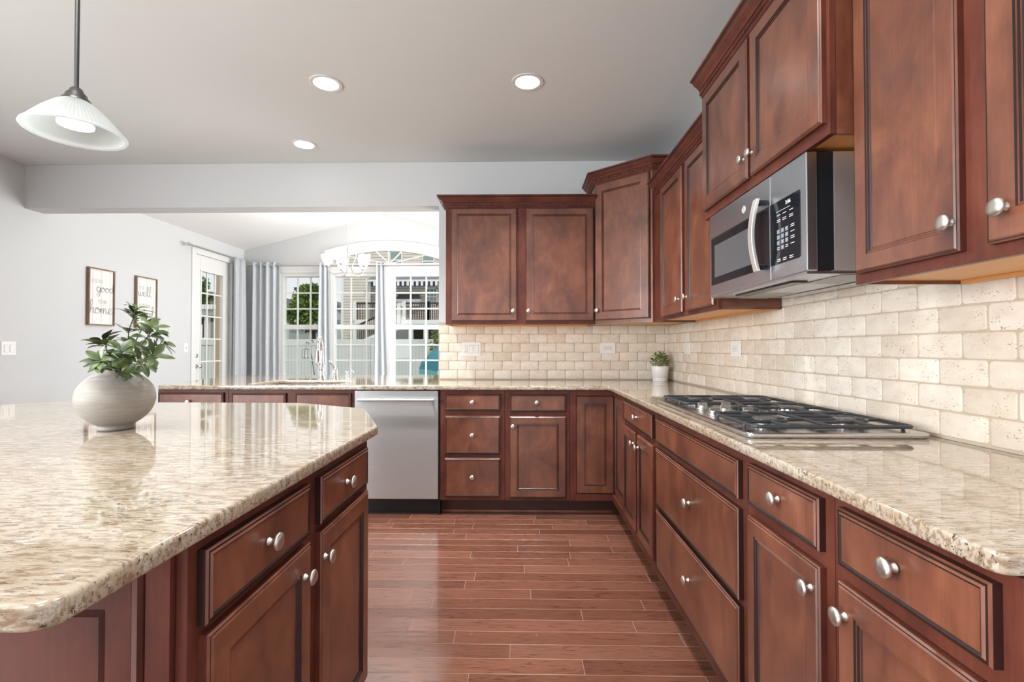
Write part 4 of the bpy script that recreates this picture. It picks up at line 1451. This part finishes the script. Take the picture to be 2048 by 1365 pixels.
for zz in (.35, .98, 1.62, 2.25): MB().box(x1 - .002, x1 + .012, DY1 - .016, DY1 - .004, zz - .05, zz + .05).build('hinge', 'nickel', do, smooth=0)
cs = MB()
for a, b in ((DY0 - .07, DY0 + .012), (DY1 - .012, DY1 + .07)): cs.box(XL - .11, XL + .018, a, b, 0, DZ + .07)
cs.box(XL - .11, XL + .018, DY0 + .012, DY1 - .012, DZ - .01, DZ + .07)
struct(cs.build('trim_2', 'trim', smooth=0, bevel=.004))

# ================================================================== WINDOWS
YW = YF + .05


def window(n, x0, x1):
    zr0, zr1 = 1.497, 1.573
    fr = MB()
    t_ = .045
    fr.box(x0, x0 + t_, YW - .05, YW + .06, WZ0, WZ1); fr.box(x1 - t_, x1, YW - .05, YW + .06, WZ0, WZ1)
    fr.box(x0 + t_, x1 - t_, YW - .05, YW + .06, WZ1 - .068, WZ1); fr.box(x0 + t_, x1 - t_, YW - .05, YW + .06, WZ0, WZ0 + .058)
    wo = struct(fr.build('window_%d' % n, 'trim', smooth=0, bevel=.003))
    MB().box(x0 + t_, x1 - t_, YW - .02, YW + .04, zr0, zr1).build('meeting_rail', 'trim', wo, smooth=0, bevel=.003)
    m_ = MB()
    for za, zb_ in ((WZ0 + .058, zr0), (zr1, WZ1 - .068)):
        for k in (1, 2):
            xx = x0 + t_ + (x1 - x0 - 2 * t_) * k / 3; m_.box(xx - .011, xx + .011, YW, YW + .022, za, zb_)
            zz = za + (zb_ - za) * k / 3; m_.box(x0 + t_, x1 - t_, YW + .001, YW + .021, zz - .011, zz + .011)
    m_.build('muntin_grid', 'trim', wo, smooth=0)
    MB().box(x0 + t_, x1 - t_, YW + .009, YW + .013, WZ0 + .05, WZ1 - .06).build('window_glass', 'glass', wo, smooth=0)


window(1, -3.798, -3.093)
window(2, -2.985, -2.158)
window(3, -2.038, -1.208)
window(4, -1.125, -.422)
t = MB()
for a, b in ((-3.093, -2.985), (-2.158, -2.038), (-1.208, -1.125)): t.box(a, b, YW - .055, YW + .06, WZ0, WZ1)
t.box(WX0 - .09, WX1 + .09, YF - .02, YF - .0005, WZ1 - .012, WZ1 + .085); t.box(WX0 - .09, WX0 + .005, YF - .02, YF - .0005, WZ0, WZ1 - .012); t.box(WX1 - .005, WX1 + .09, YF - .02, YF - .0005, WZ0, WZ1 - .012)
t.box(WX0 - .12, WX1 + .12, YF - .05, YF - .0005, WZ0 - .09, WZ0)
struct(t.build('trim_3', 'trim', smooth=0, bevel=.004))
# arched transom
a_ = MB()
nseg = 24
for (r0, r1, ya, yb_) in ((0.0, .06, YF - .03, YF - .0005), (.055, .11, YF - .045, YF - .0005), (-.035, .002, YF + .0, YF + .12)):
    vs, fs = [], []
    hw = AHW
    for k in range(nseg + 1):
        dx = -hw + 2 * hw * k / nseg
        sx = dx / hw
        for rr, yy in ((r0, ya), (r1, ya), (r1, yb_), (r0, yb_)):
            vs.append((AXC + dx + sx * rr * .9, yy, arch_z(dx) + rr))
    for k in range(nseg):
        for j in range(4): fs.append((k * 4 + j, k * 4 + (j + 1) % 4, k * 4 + 4 + (j + 1) % 4, k * 4 + 4 + j))
    fs += [(0, 1, 2, 3), tuple(nseg * 4 + j for j in range(4))]
    a_.add(vs, fs)
for sg in (-1, 1):
    xx = AXC + sg * AHW
    a_.box(min(xx, xx + sg * .10), max(xx, xx + sg * .10), YF - .045, YF - .0005, WZ1 + .085, arch_z(AHW) + .06)
    a_.box(min(xx, xx - sg * .035), max(xx, xx - sg * .035), YF, YF + .12, AZ0, arch_z(AHW - .03))
a_.box(AXC - AHW, AXC + AHW, YF, YF + .12, AZ0, AZ0 + .012)
a_.box(AXC - AHW - .10, AXC + AHW + .10, YF - .03, YF - .0005, AZ0 - .028, AZ0 + .006)
ao = struct(a_.build('window_5', 'trim', smooth=30))
m_ = MB()
for dx in (-.72, -.23, 0, .24, .66):
    p0 = V((AXC + (.02 if dx else 0), YW, AZ0 + .01)); p1 = V((AXC + dx, YW, arch_z(dx)))
    m_.tube([p0, p1], .012, 4)
m_.build('muntin_fan', 'trim', ao, smooth=0)
gl = [(AXC + AHW * k / 12, arch_z(AHW * k / 12)) for k in range(12, -13, -1)]
vs = [(AXC - AHW, YW + .01, AZ0), (AXC + AHW, YW + .01, AZ0)] + [(p[0], YW + .01, p[1]) for p in gl]
MB().add(vs, [tuple(range(len(vs)))]).build('window_glass', 'glass', ao, smooth=0)


# ------------------------------------------------------------------ curtains
def curtain(label, P0, u, n, w_top, w_bot, z0, z1, folds, amp, shift=0, seed=1):
    """a pleated panel hanging from its rod: P0 start at the rod, u along, n toward the room"""
    rr = random.Random(seed)
    nx, nz = folds * 10, 14
    ph = [rr.random() * .6 for _ in range(folds + 1)]
    vs, fs = [], []
    for j in range(nz + 1):
        t_ = j / nz
        w_ = w_top + (w_bot - w_top) * t_
        for i in range(nx + 1):
            s_ = i / nx
            a = s_ * folds * 2 * math.pi
            off = amp * math.sin(a + .25 * math.sin(3 * t_ + ph[int(s_ * folds)])) * (1 - .15 * t_) + amp * .3 * math.sin(a * .5 + 2 * t_)
            p = V(P0) + V(u) * (s_ * w_ + (w_top - w_bot) * shift * t_) + V(n) * off
            vs.append((p.x, p.y, z1 + (z0 - z1) * t_))
    for j in range(nz):
        for i in range(nx): fs.append((j * (nx + 1) + i, j * (nx + 1) + i + 1, (j + 1) * (nx + 1) + i + 1, (j + 1) * (nx + 1) + i))
    o = tag(MB().add(vs, fs).build('curtain', 'curtain', smooth=80), label, 'curtain', 'grey blue grommet curtains')
    sm = o.modifiers.new('cloth', 'SOLIDIFY'); sm.thickness = .003
    g_ = MB()
    for k in range(folds):
        s_ = (k + .5) / folds
        p = V(P0) + V(u) * (s_ * w_top); p.z = z1 - .045
        q_ = [p + (V(n) * math.cos(b) + UZ * math.sin(b)) * .021 for b in [j * math.pi / 6 for j in range(12)]]
        g_.tube(q_, .004, 5, closed=True)
    g_.build('grommets', 'nickel', o, smooth=60)
    return o


ZR = 2.49
yc = YF - .10
curtain('wide grey blue curtain between corner and window bank, in deep folds', (-4.185, yc, 0), (1, 0, 0), (0, -1, 0), .415, .43, .03, ZR + .05, 4, .038, 0, 3)
curtain('narrow grey blue curtain hanging behind the faucet between first and second window', (-3.135, yc, 0), (1, 0, 0), (0, -1, 0), .135, .235, .03, ZR + .05, 2, .035, .4, 5)
curtain('narrow grey blue curtain between the two wide windows under the arch', (-2.250, yc, 0), (1, 0, 0), (0, -1, 0), .120, .245, .03, ZR + .05, 2, .035, .3, 8)
xc = XL + .10
curtain('grey blue curtain hanging beside the glazed patio door', (xc, 7.06, 0), (0, 1, 0), (1, 0, 0), .30, .33, .03, 2.565, 4, .036, 0, 9)
rd = MB(); rd.tube([(-4.25, yc, ZR + .005), (-.02, yc, ZR + .005)], .0125, 12)
ro = tag(rd.build('curtain_rod', 'nickel', loc=(-2.1, yc, ZR)), 'long nickel curtain rod across the window bank', 'curtain rod')
for bx_ in (-4.22, -2.10): MB().tube([(bx_, yc, ZR), (bx_, YF - .001, ZR)], .007, 8).build('bracket', 'nickel', ro)
MB().lathe([(.0125, 0), (.020, .005), (.020, .02), (.0001, .03)], (-4.25, yc, ZR + .005), (-1, 0, 0)).build('finial', 'nickel', ro, smooth=50)
rd = MB(); rd.tube([(xc, 6.10, 2.545), (xc, 7.30, 2.545)], .0125, 12)
ro = tag(rd.build('curtain_rod', 'nickel', loc=(xc, 6.7, 2.545)), 'short nickel curtain rod above the glazed patio door', 'curtain rod')
for by_ in (6.12, 7.28): MB().tube([(xc, by_, 2.54), (XL + .001, by_, 2.54)], .007, 8).build('bracket', 'nickel', ro)
MB().lathe([(.0125, 0), (.022, .005), (.022, .03), (.0001, .036)], (xc, 6.10, 2.545), (0, -1, 0)).build('finial', 'nickel', ro, smooth=50)

# ================================================================== OUTSIDE
GZ = -.45
gd = MB().box(-40, 30, 7.75, 70, GZ - .2, GZ); gd.box(-40, -4.7, -6, 7.75, GZ - .2, GZ)
struct(gd.build('ground', 'lawn', smooth=0))
# privacy fence
YFN = 12.0
zf = at(620, 679, YFN).z
root = thing('privacy_fence', 'white vinyl privacy fence closing the yard beyond the windows', 'fence', (-4, YFN, GZ))
MB().box(-16, 3, YFN - .012, YFN + .012, GZ + .08, zf - .14).build('board_panel', 'fence', root, smooth=0)
MB().box(-16, 3, YFN - .035, YFN + .035, zf - .15, zf).build('top_rail', 'rope', root, bevel=.006, smooth=0)
MB().box(-16, 3, YFN - .03, YFN + .03, GZ + .01, GZ + .09).build('bottom_rail', 'rope', root, smooth=0)
for k in range(8):
    xx = at(749, 700, YFN).x - 2.4 * (k - 2)
    q = MB().box(xx - .065, xx + .065, YFN - .065, YFN + .065, GZ, zf + .03)
    q.add([(xx - .08, YFN - .08, zf + .03), (xx + .08, YFN - .08, zf + .03), (xx + .08, YFN + .08, zf + .03), (xx - .08, YFN + .08, zf + .03), (xx, YFN, zf + .09)], [(0, 1, 4), (1, 2, 4), (2, 3, 4), (3, 0, 4), (3, 2, 1, 0)])
    q.build('post', 'rope', root, smooth=0)

# neighbour's house
YH = 22.0


def hp(px, py, dY=0): return at(px, py, YH + dY)


root = thing('neighbor_house', 'tall beige sided house rising behind the white fence', 'house', (hp(800, 690).x, YH + 2, GZ))
xa, xb, xc_ = hp(683, 600).x, hp(741, 600).x, hp(960, 600).x
ztop = 8.5
MB().box(xa, xb, YH, YH + 6, GZ, ztop).build('siding_wall', 'siding', root, smooth=0)
MB().box(xb, xc_, YH + .35, YH + 6, GZ, hp(800, 556).z).build('recessed_wall', 'siding', root, smooth=0)
MB().box(xb, xc_, YH + .1, YH + 6, hp(800, 556).z, ztop).build('upper_wall', 'siding', root, smooth=0)
for x_ in (xa, xb - .09): MB().box(x_ - .01, x_ + .10, YH - .03, YH + .02, GZ, ztop).build('corner_board', 'deckw', root, smooth=0)
ea = MB()
zt_, zb_ = hp(800, 553).z, hp(800, 563).z
x0_, x1_ = hp(738, 560).x, xc_
ea.add([(x0_, YH - .55, zb_), (x1_, YH - .55, zb_), (x1_, YH + .34, zt_ + .12), (x0_ + .3, YH + .34, zt_ + .12), (x0_, YH - .55, zb_ - .09), (x1_, YH - .55, zb_ - .09), (x1_, YH + .34, zb_ - .09), (x0_, YH + .34, zb_ - .09)],
       [(0, 1, 2, 3), (0, 4, 5, 1), (4, 7, 6, 5), (0, 3, 7, 4), (1, 5, 6, 2)], [0, 1, 1, 1, 1])
ea.build('eave_roof', ['roof', 'deckw'], root, smooth=0)


def hwin(px0, px1, py0, py1, dY, name='house_window', glass='winglass', grid=0):
    p0, p1 = hp(px0, py1, dY), hp(px1, py0, dY)
    y_ = YH + dY
    q_ = MB(); t_ = .055
    q_.box(p0.x, p0.x + t_, y_ - .05, y_ + .03, p0.z, p1.z); q_.box(p1.x - t_, p1.x, y_ - .05, y_ + .03, p0.z, p1.z)
    q_.box(p0.x, p1.x, y_ - .05, y_ + .03, p1.z - t_, p1.z); q_.box(p0.x, p1.x, y_ - .05, y_ + .03, p0.z, p0.z + t_)
    zm = (p0.z + p1.z) / 2
    q_.box(p0.x, p1.x, y_ - .045, y_ + .03, zm - .03, zm + .03)
    for k_ in range(1, grid):
        xx_ = p0.x + (p1.x - p0.x) * k_ / grid; q_.box(xx_ - .015, xx_ + .015, y_ - .04, y_ + .03, p0.z, p1.z)
    if grid:
        for k_ in (1, 3):
            zz_ = p0.z + (p1.z - p0.z) * k_ / 4; q_.box(p0.x, p1.x, y_ - .04, y_ + .03, zz_ - .015, zz_ + .015)
    wo_ = q_.build(name, 'deckw', root, smooth=0)
    MB().box(p0.x + .02, p1.x - .02, y_ - .02, y_ - .005, p0.z + .02, p1.z - .02).build('pane', glass, wo_, smooth=0)


hwin(779, 805, 501, 541, .1)
hwin(844, 869, 505, 541, .1)
hwin(852, 875, 576, 611, .35, grid=3)
# bay window of the ground floor
p0, p1 = hp(789, 612, -.1), hp(841, 588, -.1)
q = MB().box(p0.x, p1.x, YH - .1, YH + .349, hp(800, 603, -.1).z, hp(800, 598.5, -.1).z); q.box(p0.x + .1, p1.x - .1, YH - .02, YH + .349, p0.z, hp(800, 603, -.1).z)
bo = q.build('bay_ledge', 'deckw', root, smooth=0)
zl, zh = hp(800, 598.5, -.1).z, p1.z
MB().add([(p0.x + .03, YH + .0, zl), (p1.x - .03, YH + .0, zl), (p1.x - .12, YH + .15, zh), (p0.x + .12, YH + .15, zh), (p0.x + .03, YH + .349, zl), (p1.x - .03, YH + .349, zl), (p1.x - .12, YH + .349, zh), (p0.x + .12, YH + .349, zh)],
         [(0, 1, 2, 3), (0, 3, 7, 4), (1, 5, 6, 2), (3, 2, 6, 7), (0, 4, 5, 1)]).build('bay_window', 'windark', root, smooth=0)
# awning
root = thing('striped_awning', 'navy and white striped awning over the neighbour house deck', 'awning', (hp(800, 570).x, YH - .5, hp(800, 573).z))
x0_, x1_ = hp(742, 565, -.7).x, hp(875, 565, -.7).x
za, zb_ = hp(800, 563.5, -.7).z, hp(800, 572.5, -.7).z
q = MB().add([(x0_, YH - .7, za), (x1_, YH - .7, za), (x1_, YH - .02, za + .08), (x0_, YH - .02, za + .08), (x0_, YH - .7, za - .03), (x1_, YH - .7, za - .03), (x1_, YH - .02, za + .05), (x0_, YH - .02, za + .05)],
             [(0, 1, 2, 3), (7, 6, 5, 4), (0, 4, 5, 1), (1, 5, 6, 2), (3, 7, 4, 0)])
q.build('canopy', 'navy', root, smooth=0)
q = MB()
nst = 28
for k in range(nst):
    a = x0_ + (x1_ - x0_) * k / nst; b = x0_ + (x1_ - x0_) * (k + 1) / nst
    q.box(a, b, YH - .72, YH - .705, zb_ + (.02 if k % 2 else 0), za, k % 2)
q.build('valance', ['navy', 'deckw'], root, smooth=0)

# deck with stairs
YD = 20.6


def dp(px, py, dY=0): return at(px, py, YD + dY)


root = thing('raised_deck', 'raised white deck with dark balusters and stairs behind the fence', 'deck', (dp(790, 690).x, YD + .6, GZ))
zd, zd2 = dp(800, 640).z, dp(800, 648.5).z
xa, xb, xe = dp(709, 640).x, dp(790, 640).x, dp(900, 640).x
q = MB().box(xa, xe, YD, YD + 1.3, zd2, zd)
q.build('platform', 'deckw', root, smooth=0)
MB().box(dp(765, 660).x, xe, YD + 1.31, YD + 1.36, GZ, zd2).build('lattice_back', 'undeck', root, smooth=0)
MB().box(dp(703, 640).x, dp(763, 660).x, YD + 1.25, YD + 1.36, GZ, zd2).build('foundation_wall', 'tanwall', root, smooth=0)
for px in (711, 764, 821, 851, 880):
    xx = dp(px, 650).x
    MB().box(xx - .09, xx + .09, YD + .02, YD + .2, GZ, zd2 - .001).build('post', 'deckw', root, smooth=0)
zr_ = dp(800, 611.5).z


def railing(pa, pb, nb):
    pa, pb = V(pa), V(pb)
    q_ = MB()
    q_.tube([pa + UZ * .72, pb + UZ * .72], .04, 6)
    ro_ = q_.build('rail', 'baluster', root, smooth=0)
    q_ = MB()
    for k_ in range(nb):
        p_ = pa + (pb - pa) * ((k_ + .5) / nb)
        q_.tube([p_ + UZ * .02, p_ + UZ * .71], .022, 6)
    q_.build('balusters', 'baluster', ro_, smooth=0)
    for p_ in (pa, pb): MB().box(p_.x - .07, p_.x + .07, p_.y - .07, p_.y + .07, p_.z, p_.z + .80).build('newel_post', 'deckw', ro_, smooth=0)


railing((dp(709, 640).x, YD + .06, zd), (dp(762, 640).x, YD + .06, zd), 16)
railing((dp(808, 640).x, YD + .06, zd), (dp(855, 640).x, YD + .06, zd), 13)
railing((dp(855, 640).x, YD + .06, zd), (dp(900, 640).x, YD + .06, zd), 12)
sa, sb = dp(805, 641, -.4), dp(716, 682, -.4)
q = MB()
nst = 11
for k in range(nst):
    p_ = V(sa) + (V(sb) - V(sa)) * (k / (nst - 1))
    q.box(p_.x - .16, p_.x + .12, YD - .75, YD - .03, p_.z - .2, p_.z - .15)
q.build('stair_treads', 'deckw', root, smooth=0)
for yy in (YD - .8, YD - .06): MB().tube([V((sa.x, yy, sa.z - .2)), V((sb.x, yy, sb.z - .2))], .11, 4).build('stair_stringer', 'deckw', root, smooth=0)
railing((sa.x - .05, YD - .8, sa.z - .15), (sb.x, YD - .8, sb.z - .15), 22)


# trees and bushes: leaf clumps around limbs
def clump_tree(name, label, cx, cy, z0, blobs, trunk_r, leafmat_, nleaf, size, cat='tree', seed=1):
    rr = random.Random(seed)
    rt_ = thing(name, label, cat, (cx, cy, z0))
    zt2 = max(b[2] for b in blobs)
    q_ = MB().tube(smooth_path([(cx, cy, z0), (cx + .1, cy, z0 + (zt2 - z0) * .5), (cx, cy + .05, zt2)], 4), [trunk_r * (1 - .08 * k) for k in range(9)], 8)
    for b_ in blobs:
        q_.tube([(cx, cy, z0 + (b_[2] - z0) * .85), (b_[0], b_[1], b_[2])], trunk_r * .3, 5)
    q_.build('trunk', 'bark', rt_, smooth=60)
    lm_ = MB()
    tot = sum(b_[3] ** 2 for b_ in blobs)
    for b_ in blobs:
        for k_ in range(int(nleaf * b_[3] ** 2 / tot)):
            d_ = V((rr.gauss(0, 1), rr.gauss(0, 1), rr.gauss(0, 1))).normalized()
            p_ = V(b_[:3]) + d_ * b_[3] * (.55 + .5 * rr.random())
            dd = (d_ + V((rr.random() - .5, rr.random() - .5, rr.random() - .8))).normalized()
            s_ = size * (.7 + .6 * rr.random())
            sd_ = dd.orthogonal().normalized(); sd_.rotate(Quaternion(dd, rr.random() * 6.28))
            a_ = p_; b2 = p_ + dd * s_
            lm_.add([a_, (a_ + b2) / 2 + sd_ * s_ * .35, b2, (a_ + b2) / 2 - sd_ * s_ * .35], [(0, 1, 2, 3)])
    lm_.build('crown', leafmat_, rt_, smooth=0)


def tp(px, py, Y, r): p = at(px, py, Y); return (p.x, p.y, p.z, r)


T = 16
clump_tree('broadleaf_tree', 'dense green tree showing through the first window above the fence', at(622, 700, T).x, T, GZ,
           [tp(620, 602, T, .45), tp(611, 590, T + .3, .32), tp(628, 604, T, .40), tp(602, 618, T - .2, .32), tp(594, 630, T, .30), tp(618, 628, T - .3, .45), tp(630, 622, T, .42), tp(622, 582, T, .22), tp(634, 588, T, .22), tp(597, 608, T, .20), tp(606, 636, T, .35), tp(628, 640, T, .38)],
           .10, 'tree', 9500, .115, seed=2)
T = 17
clump_tree('broadleaf_tree', 'loose green tree showing through the patio door', at(404, 700, T).x, T, GZ,
           [tp(403, 567, T, .2), tp(405, 595, T, .18), tp(403, 612, T, .22), tp(404, 625, T, .2), tp(392, 580, T, .35), tp(390, 610, T, .4), tp(375, 590, T, .5), tp(375, 620, T, .5)], .10, 'tree', 4000, .11, seed=5)
T = 11.4
clump_tree('garden_shrub', 'yellow green bush beside the teal patio umbrella', at(882, 700, T).x, T, GZ,
           [tp(872, 668, T, .11), tp(878, 678, T, .12), tp(866, 690, T, .09), tp(880, 660, T, .12), tp(868, 697, T, .07), tp(890, 680, T, .2)], .03, 'shrub', 900, .05, 'bush', 6)

# patio umbrella
T = 10.2
uc = at(905, 708, T)
root = thing('patio_umbrella', 'teal patio umbrella tilted outside the last visible window', 'umbrella', (uc.x, uc.y, GZ))
apex = at(908, 660, T)
rim_pts = []
ax_ = V((-.12, -.25, 1)).normalized()
cu = at(903, 722, T)
for k in range(8):
    an = k * math.pi / 4 + .5
    e1 = ax_.orthogonal().normalized(); e2 = ax_.cross(e1)
    rim_pts.append(cu + (e1 * math.cos(an) + e2 * math.sin(an)) * .72)
q = MB().add([apex] + rim_pts + [apex - ax_ * .012] + [p - ax_ * .012 for p in rim_pts], [(0, 1 + k, 1 + (k + 1) % 8) for k in range(8)] + [(9, 10 + (k + 1) % 8, 10 + k) for k in range(8)])
q.build('canopy', 'teal', root, smooth=0)
q = MB()
for k in range(8):
    a, b = rim_pts[k], rim_pts[(k + 1) % 8]
    q.add([a, b, b - UZ * .11, (a + b) / 2 - UZ * .09, a - UZ * .11], [(0, 1, 2, 3, 4)])
q.build('valance', 'teall', root, smooth=0)
MB().tube([(uc.x, uc.y, GZ), (uc.x, uc.y, uc.z - .2), apex], .02, 10).build('pole', 'darkiron', root)

# shepherd's hook and lantern
T = 10.0
hb_ = at(629, 752, T); ht = at(620, 690, T); hk = [at(*p) for p in ((620, 690, T), (621, 683, T), (624, 681, T), (627, 685, T), (625, 687, T))]
q = MB().tube([(hb_.x + .03, T, GZ)] + [hb_, ht] + smooth_path(hk, 4), .008, 6)
q.tube(smooth_path([at(620, 692, T), at(617, 687, T), at(613, 685, T), at(612, 690, T)], 4), .007, 6)
tag(q.build('shepherd_hook', 'darkiron', smooth=60), 'black iron shepherd hook standing in front of the fence', 'plant hook')
l0, l1 = at(607, 716, T), at(618, 698, T)
root = thing('garden_lantern', 'black wire lantern hanging from the shepherd hook', 'lantern', ((l0.x + l1.x) / 2, T, l0.z))
cx_, w2 = (l0.x + l1.x) / 2, (l1.x - l0.x) / 2
q = MB()
for sx_ in (-1, 1):
    for sy_ in (-1, 1):
        q.tube(smooth_path([(cx_ + sx_ * w2, T + sy_ * w2, l0.z), (cx_ + sx_ * w2, T + sy_ * w2, l0.z + .13), (cx_ + sx_ * w2 * .7, T + sy_ * w2 * .7, l1.z - .02), (cx_, T, l1.z)], 4), .004, 5)
q.tube([(cx_, T, l1.z), (cx_, T, at(612, 690, T).z)], .003, 5)
q.build('wire_frame', 'darkiron', root, smooth=60)
MB().box(cx_ - w2, cx_ + w2, T - w2, T + w2, l0.z - .01, l0.z).build('base_plate', 'darkiron', root, smooth=0)
MB().lathe([(.012, 0), (.012, .06), (.0001, .062)], (cx_, T, l0.z)).build('candle', 'ceramic', root)


# small houses further off
def small_house(label, px0, px1, py_eave, py_ridge, Y, wallm, win=None, depth=5):
    a, b = at(px0, py_eave, Y), at(px1, py_eave, Y)
    zr2 = at((px0 + px1) / 2, py_ridge, Y).z
    rt_ = thing('distant_house', label, 'house', ((a.x + b.x) / 2, Y, GZ), 'houses beyond the yard')
    q_ = MB().box(a.x, b.x, Y, Y + depth, GZ, a.z)
    m_x = (a.x + b.x) / 2
    q_.add([(a.x, Y, a.z), (b.x, Y, a.z), (m_x, Y, zr2), (a.x, Y + depth, a.z), (b.x, Y + depth, a.z), (m_x, Y + depth, zr2)], [(0, 1, 2), (5, 4, 3)])
    q_.build('wall', wallm, rt_, smooth=0)
    r_ = MB()
    for xx_, sg in ((a.x, -1), (b.x, 1)):
        o_ = V((sg * .25, 0, -.12))
        p_ = [V((xx_, Y - .3, a.z)) + o_, V((m_x, Y - .3, zr2 + .02)), V((m_x, Y + depth, zr2 + .02)), V((xx_, Y + depth, a.z)) + o_]
        r_.add(p_ + [v_ + UZ * .12 for v_ in p_], [(0, 1, 2, 3), (7, 6, 5, 4), (0, 4, 5, 1), (1, 5, 6, 2), (2, 6, 7, 3), (3, 7, 4, 0)])
    r_.build('roof', 'roof', rt_, smooth=0)
    for wx0, wx1, wy0, wy1, gm in (win or ()):
        c_, d_ = at(wx0, wy1, Y - .04), at(wx1, wy0, Y - .04)
        MB().box(c_.x, d_.x, Y - .04, Y + .02, c_.z, d_.z).build('house_window', gm, rt_, smooth=0)


small_house('small grey gabled house at the edge of the first window', 548, 578, 642, 600, 26, 'house2', [(571, 574, 636, 644, 'windark')])
small_house('pale blue gabled house glimpsed beside the tall beige house', 655, 684, 620, 607, 30, 'house2', [(671, 680, 640, 647, 'winglass')])
small_house('grey gabled house seen through the patio door', 405, 450, 612, 590, 24, 'gable', [(421, 429, 636, 643, 'windark'), (434, 438, 636, 643, 'windark')])
a = at(441, 600, 9.0)
tag(MB().box(a.x - .055, a.x + .055, 8.95, 9.06, GZ, 3.2).build('porch_post', 'post', smooth=0, bevel=.004), 'tan square porch post outside the patio door', 'post')
# white pergola top beyond the fence
a, b = at(412, 621, 15), at(444, 632, 15)
q = MB()
root = thing('pergola', 'white pergola top seen through the patio door above the fence', 'pergola', ((a.x + b.x) / 2, 15, GZ))
MB().box(a.x - .1, b.x + .4, 14.9, 15.1, a.z - .16, a.z).build('front_beam', 'deckw', root, smooth=0)
MB().box(a.x - .1, b.x + .4, 16.9, 17.1, a.z - .16, a.z).build('rear_beam', 'deckw', root, smooth=0)
q = MB()
for k in range(7):
    xx = a.x + (b.x - a.x) * k / 6; q.box(xx - .03, xx + .03, 14.6, 17.4, a.z + .001, a.z + .15)
q.build('rafters', 'deckw', root, smooth=0)
for xx in (a.x + .05, b.x + .3):
    for yy in (15, 17): MB().box(xx - .06, xx + .06, yy - .06, yy + .06, GZ, a.z - .161).build('post', 'deckw', root, smooth=0)
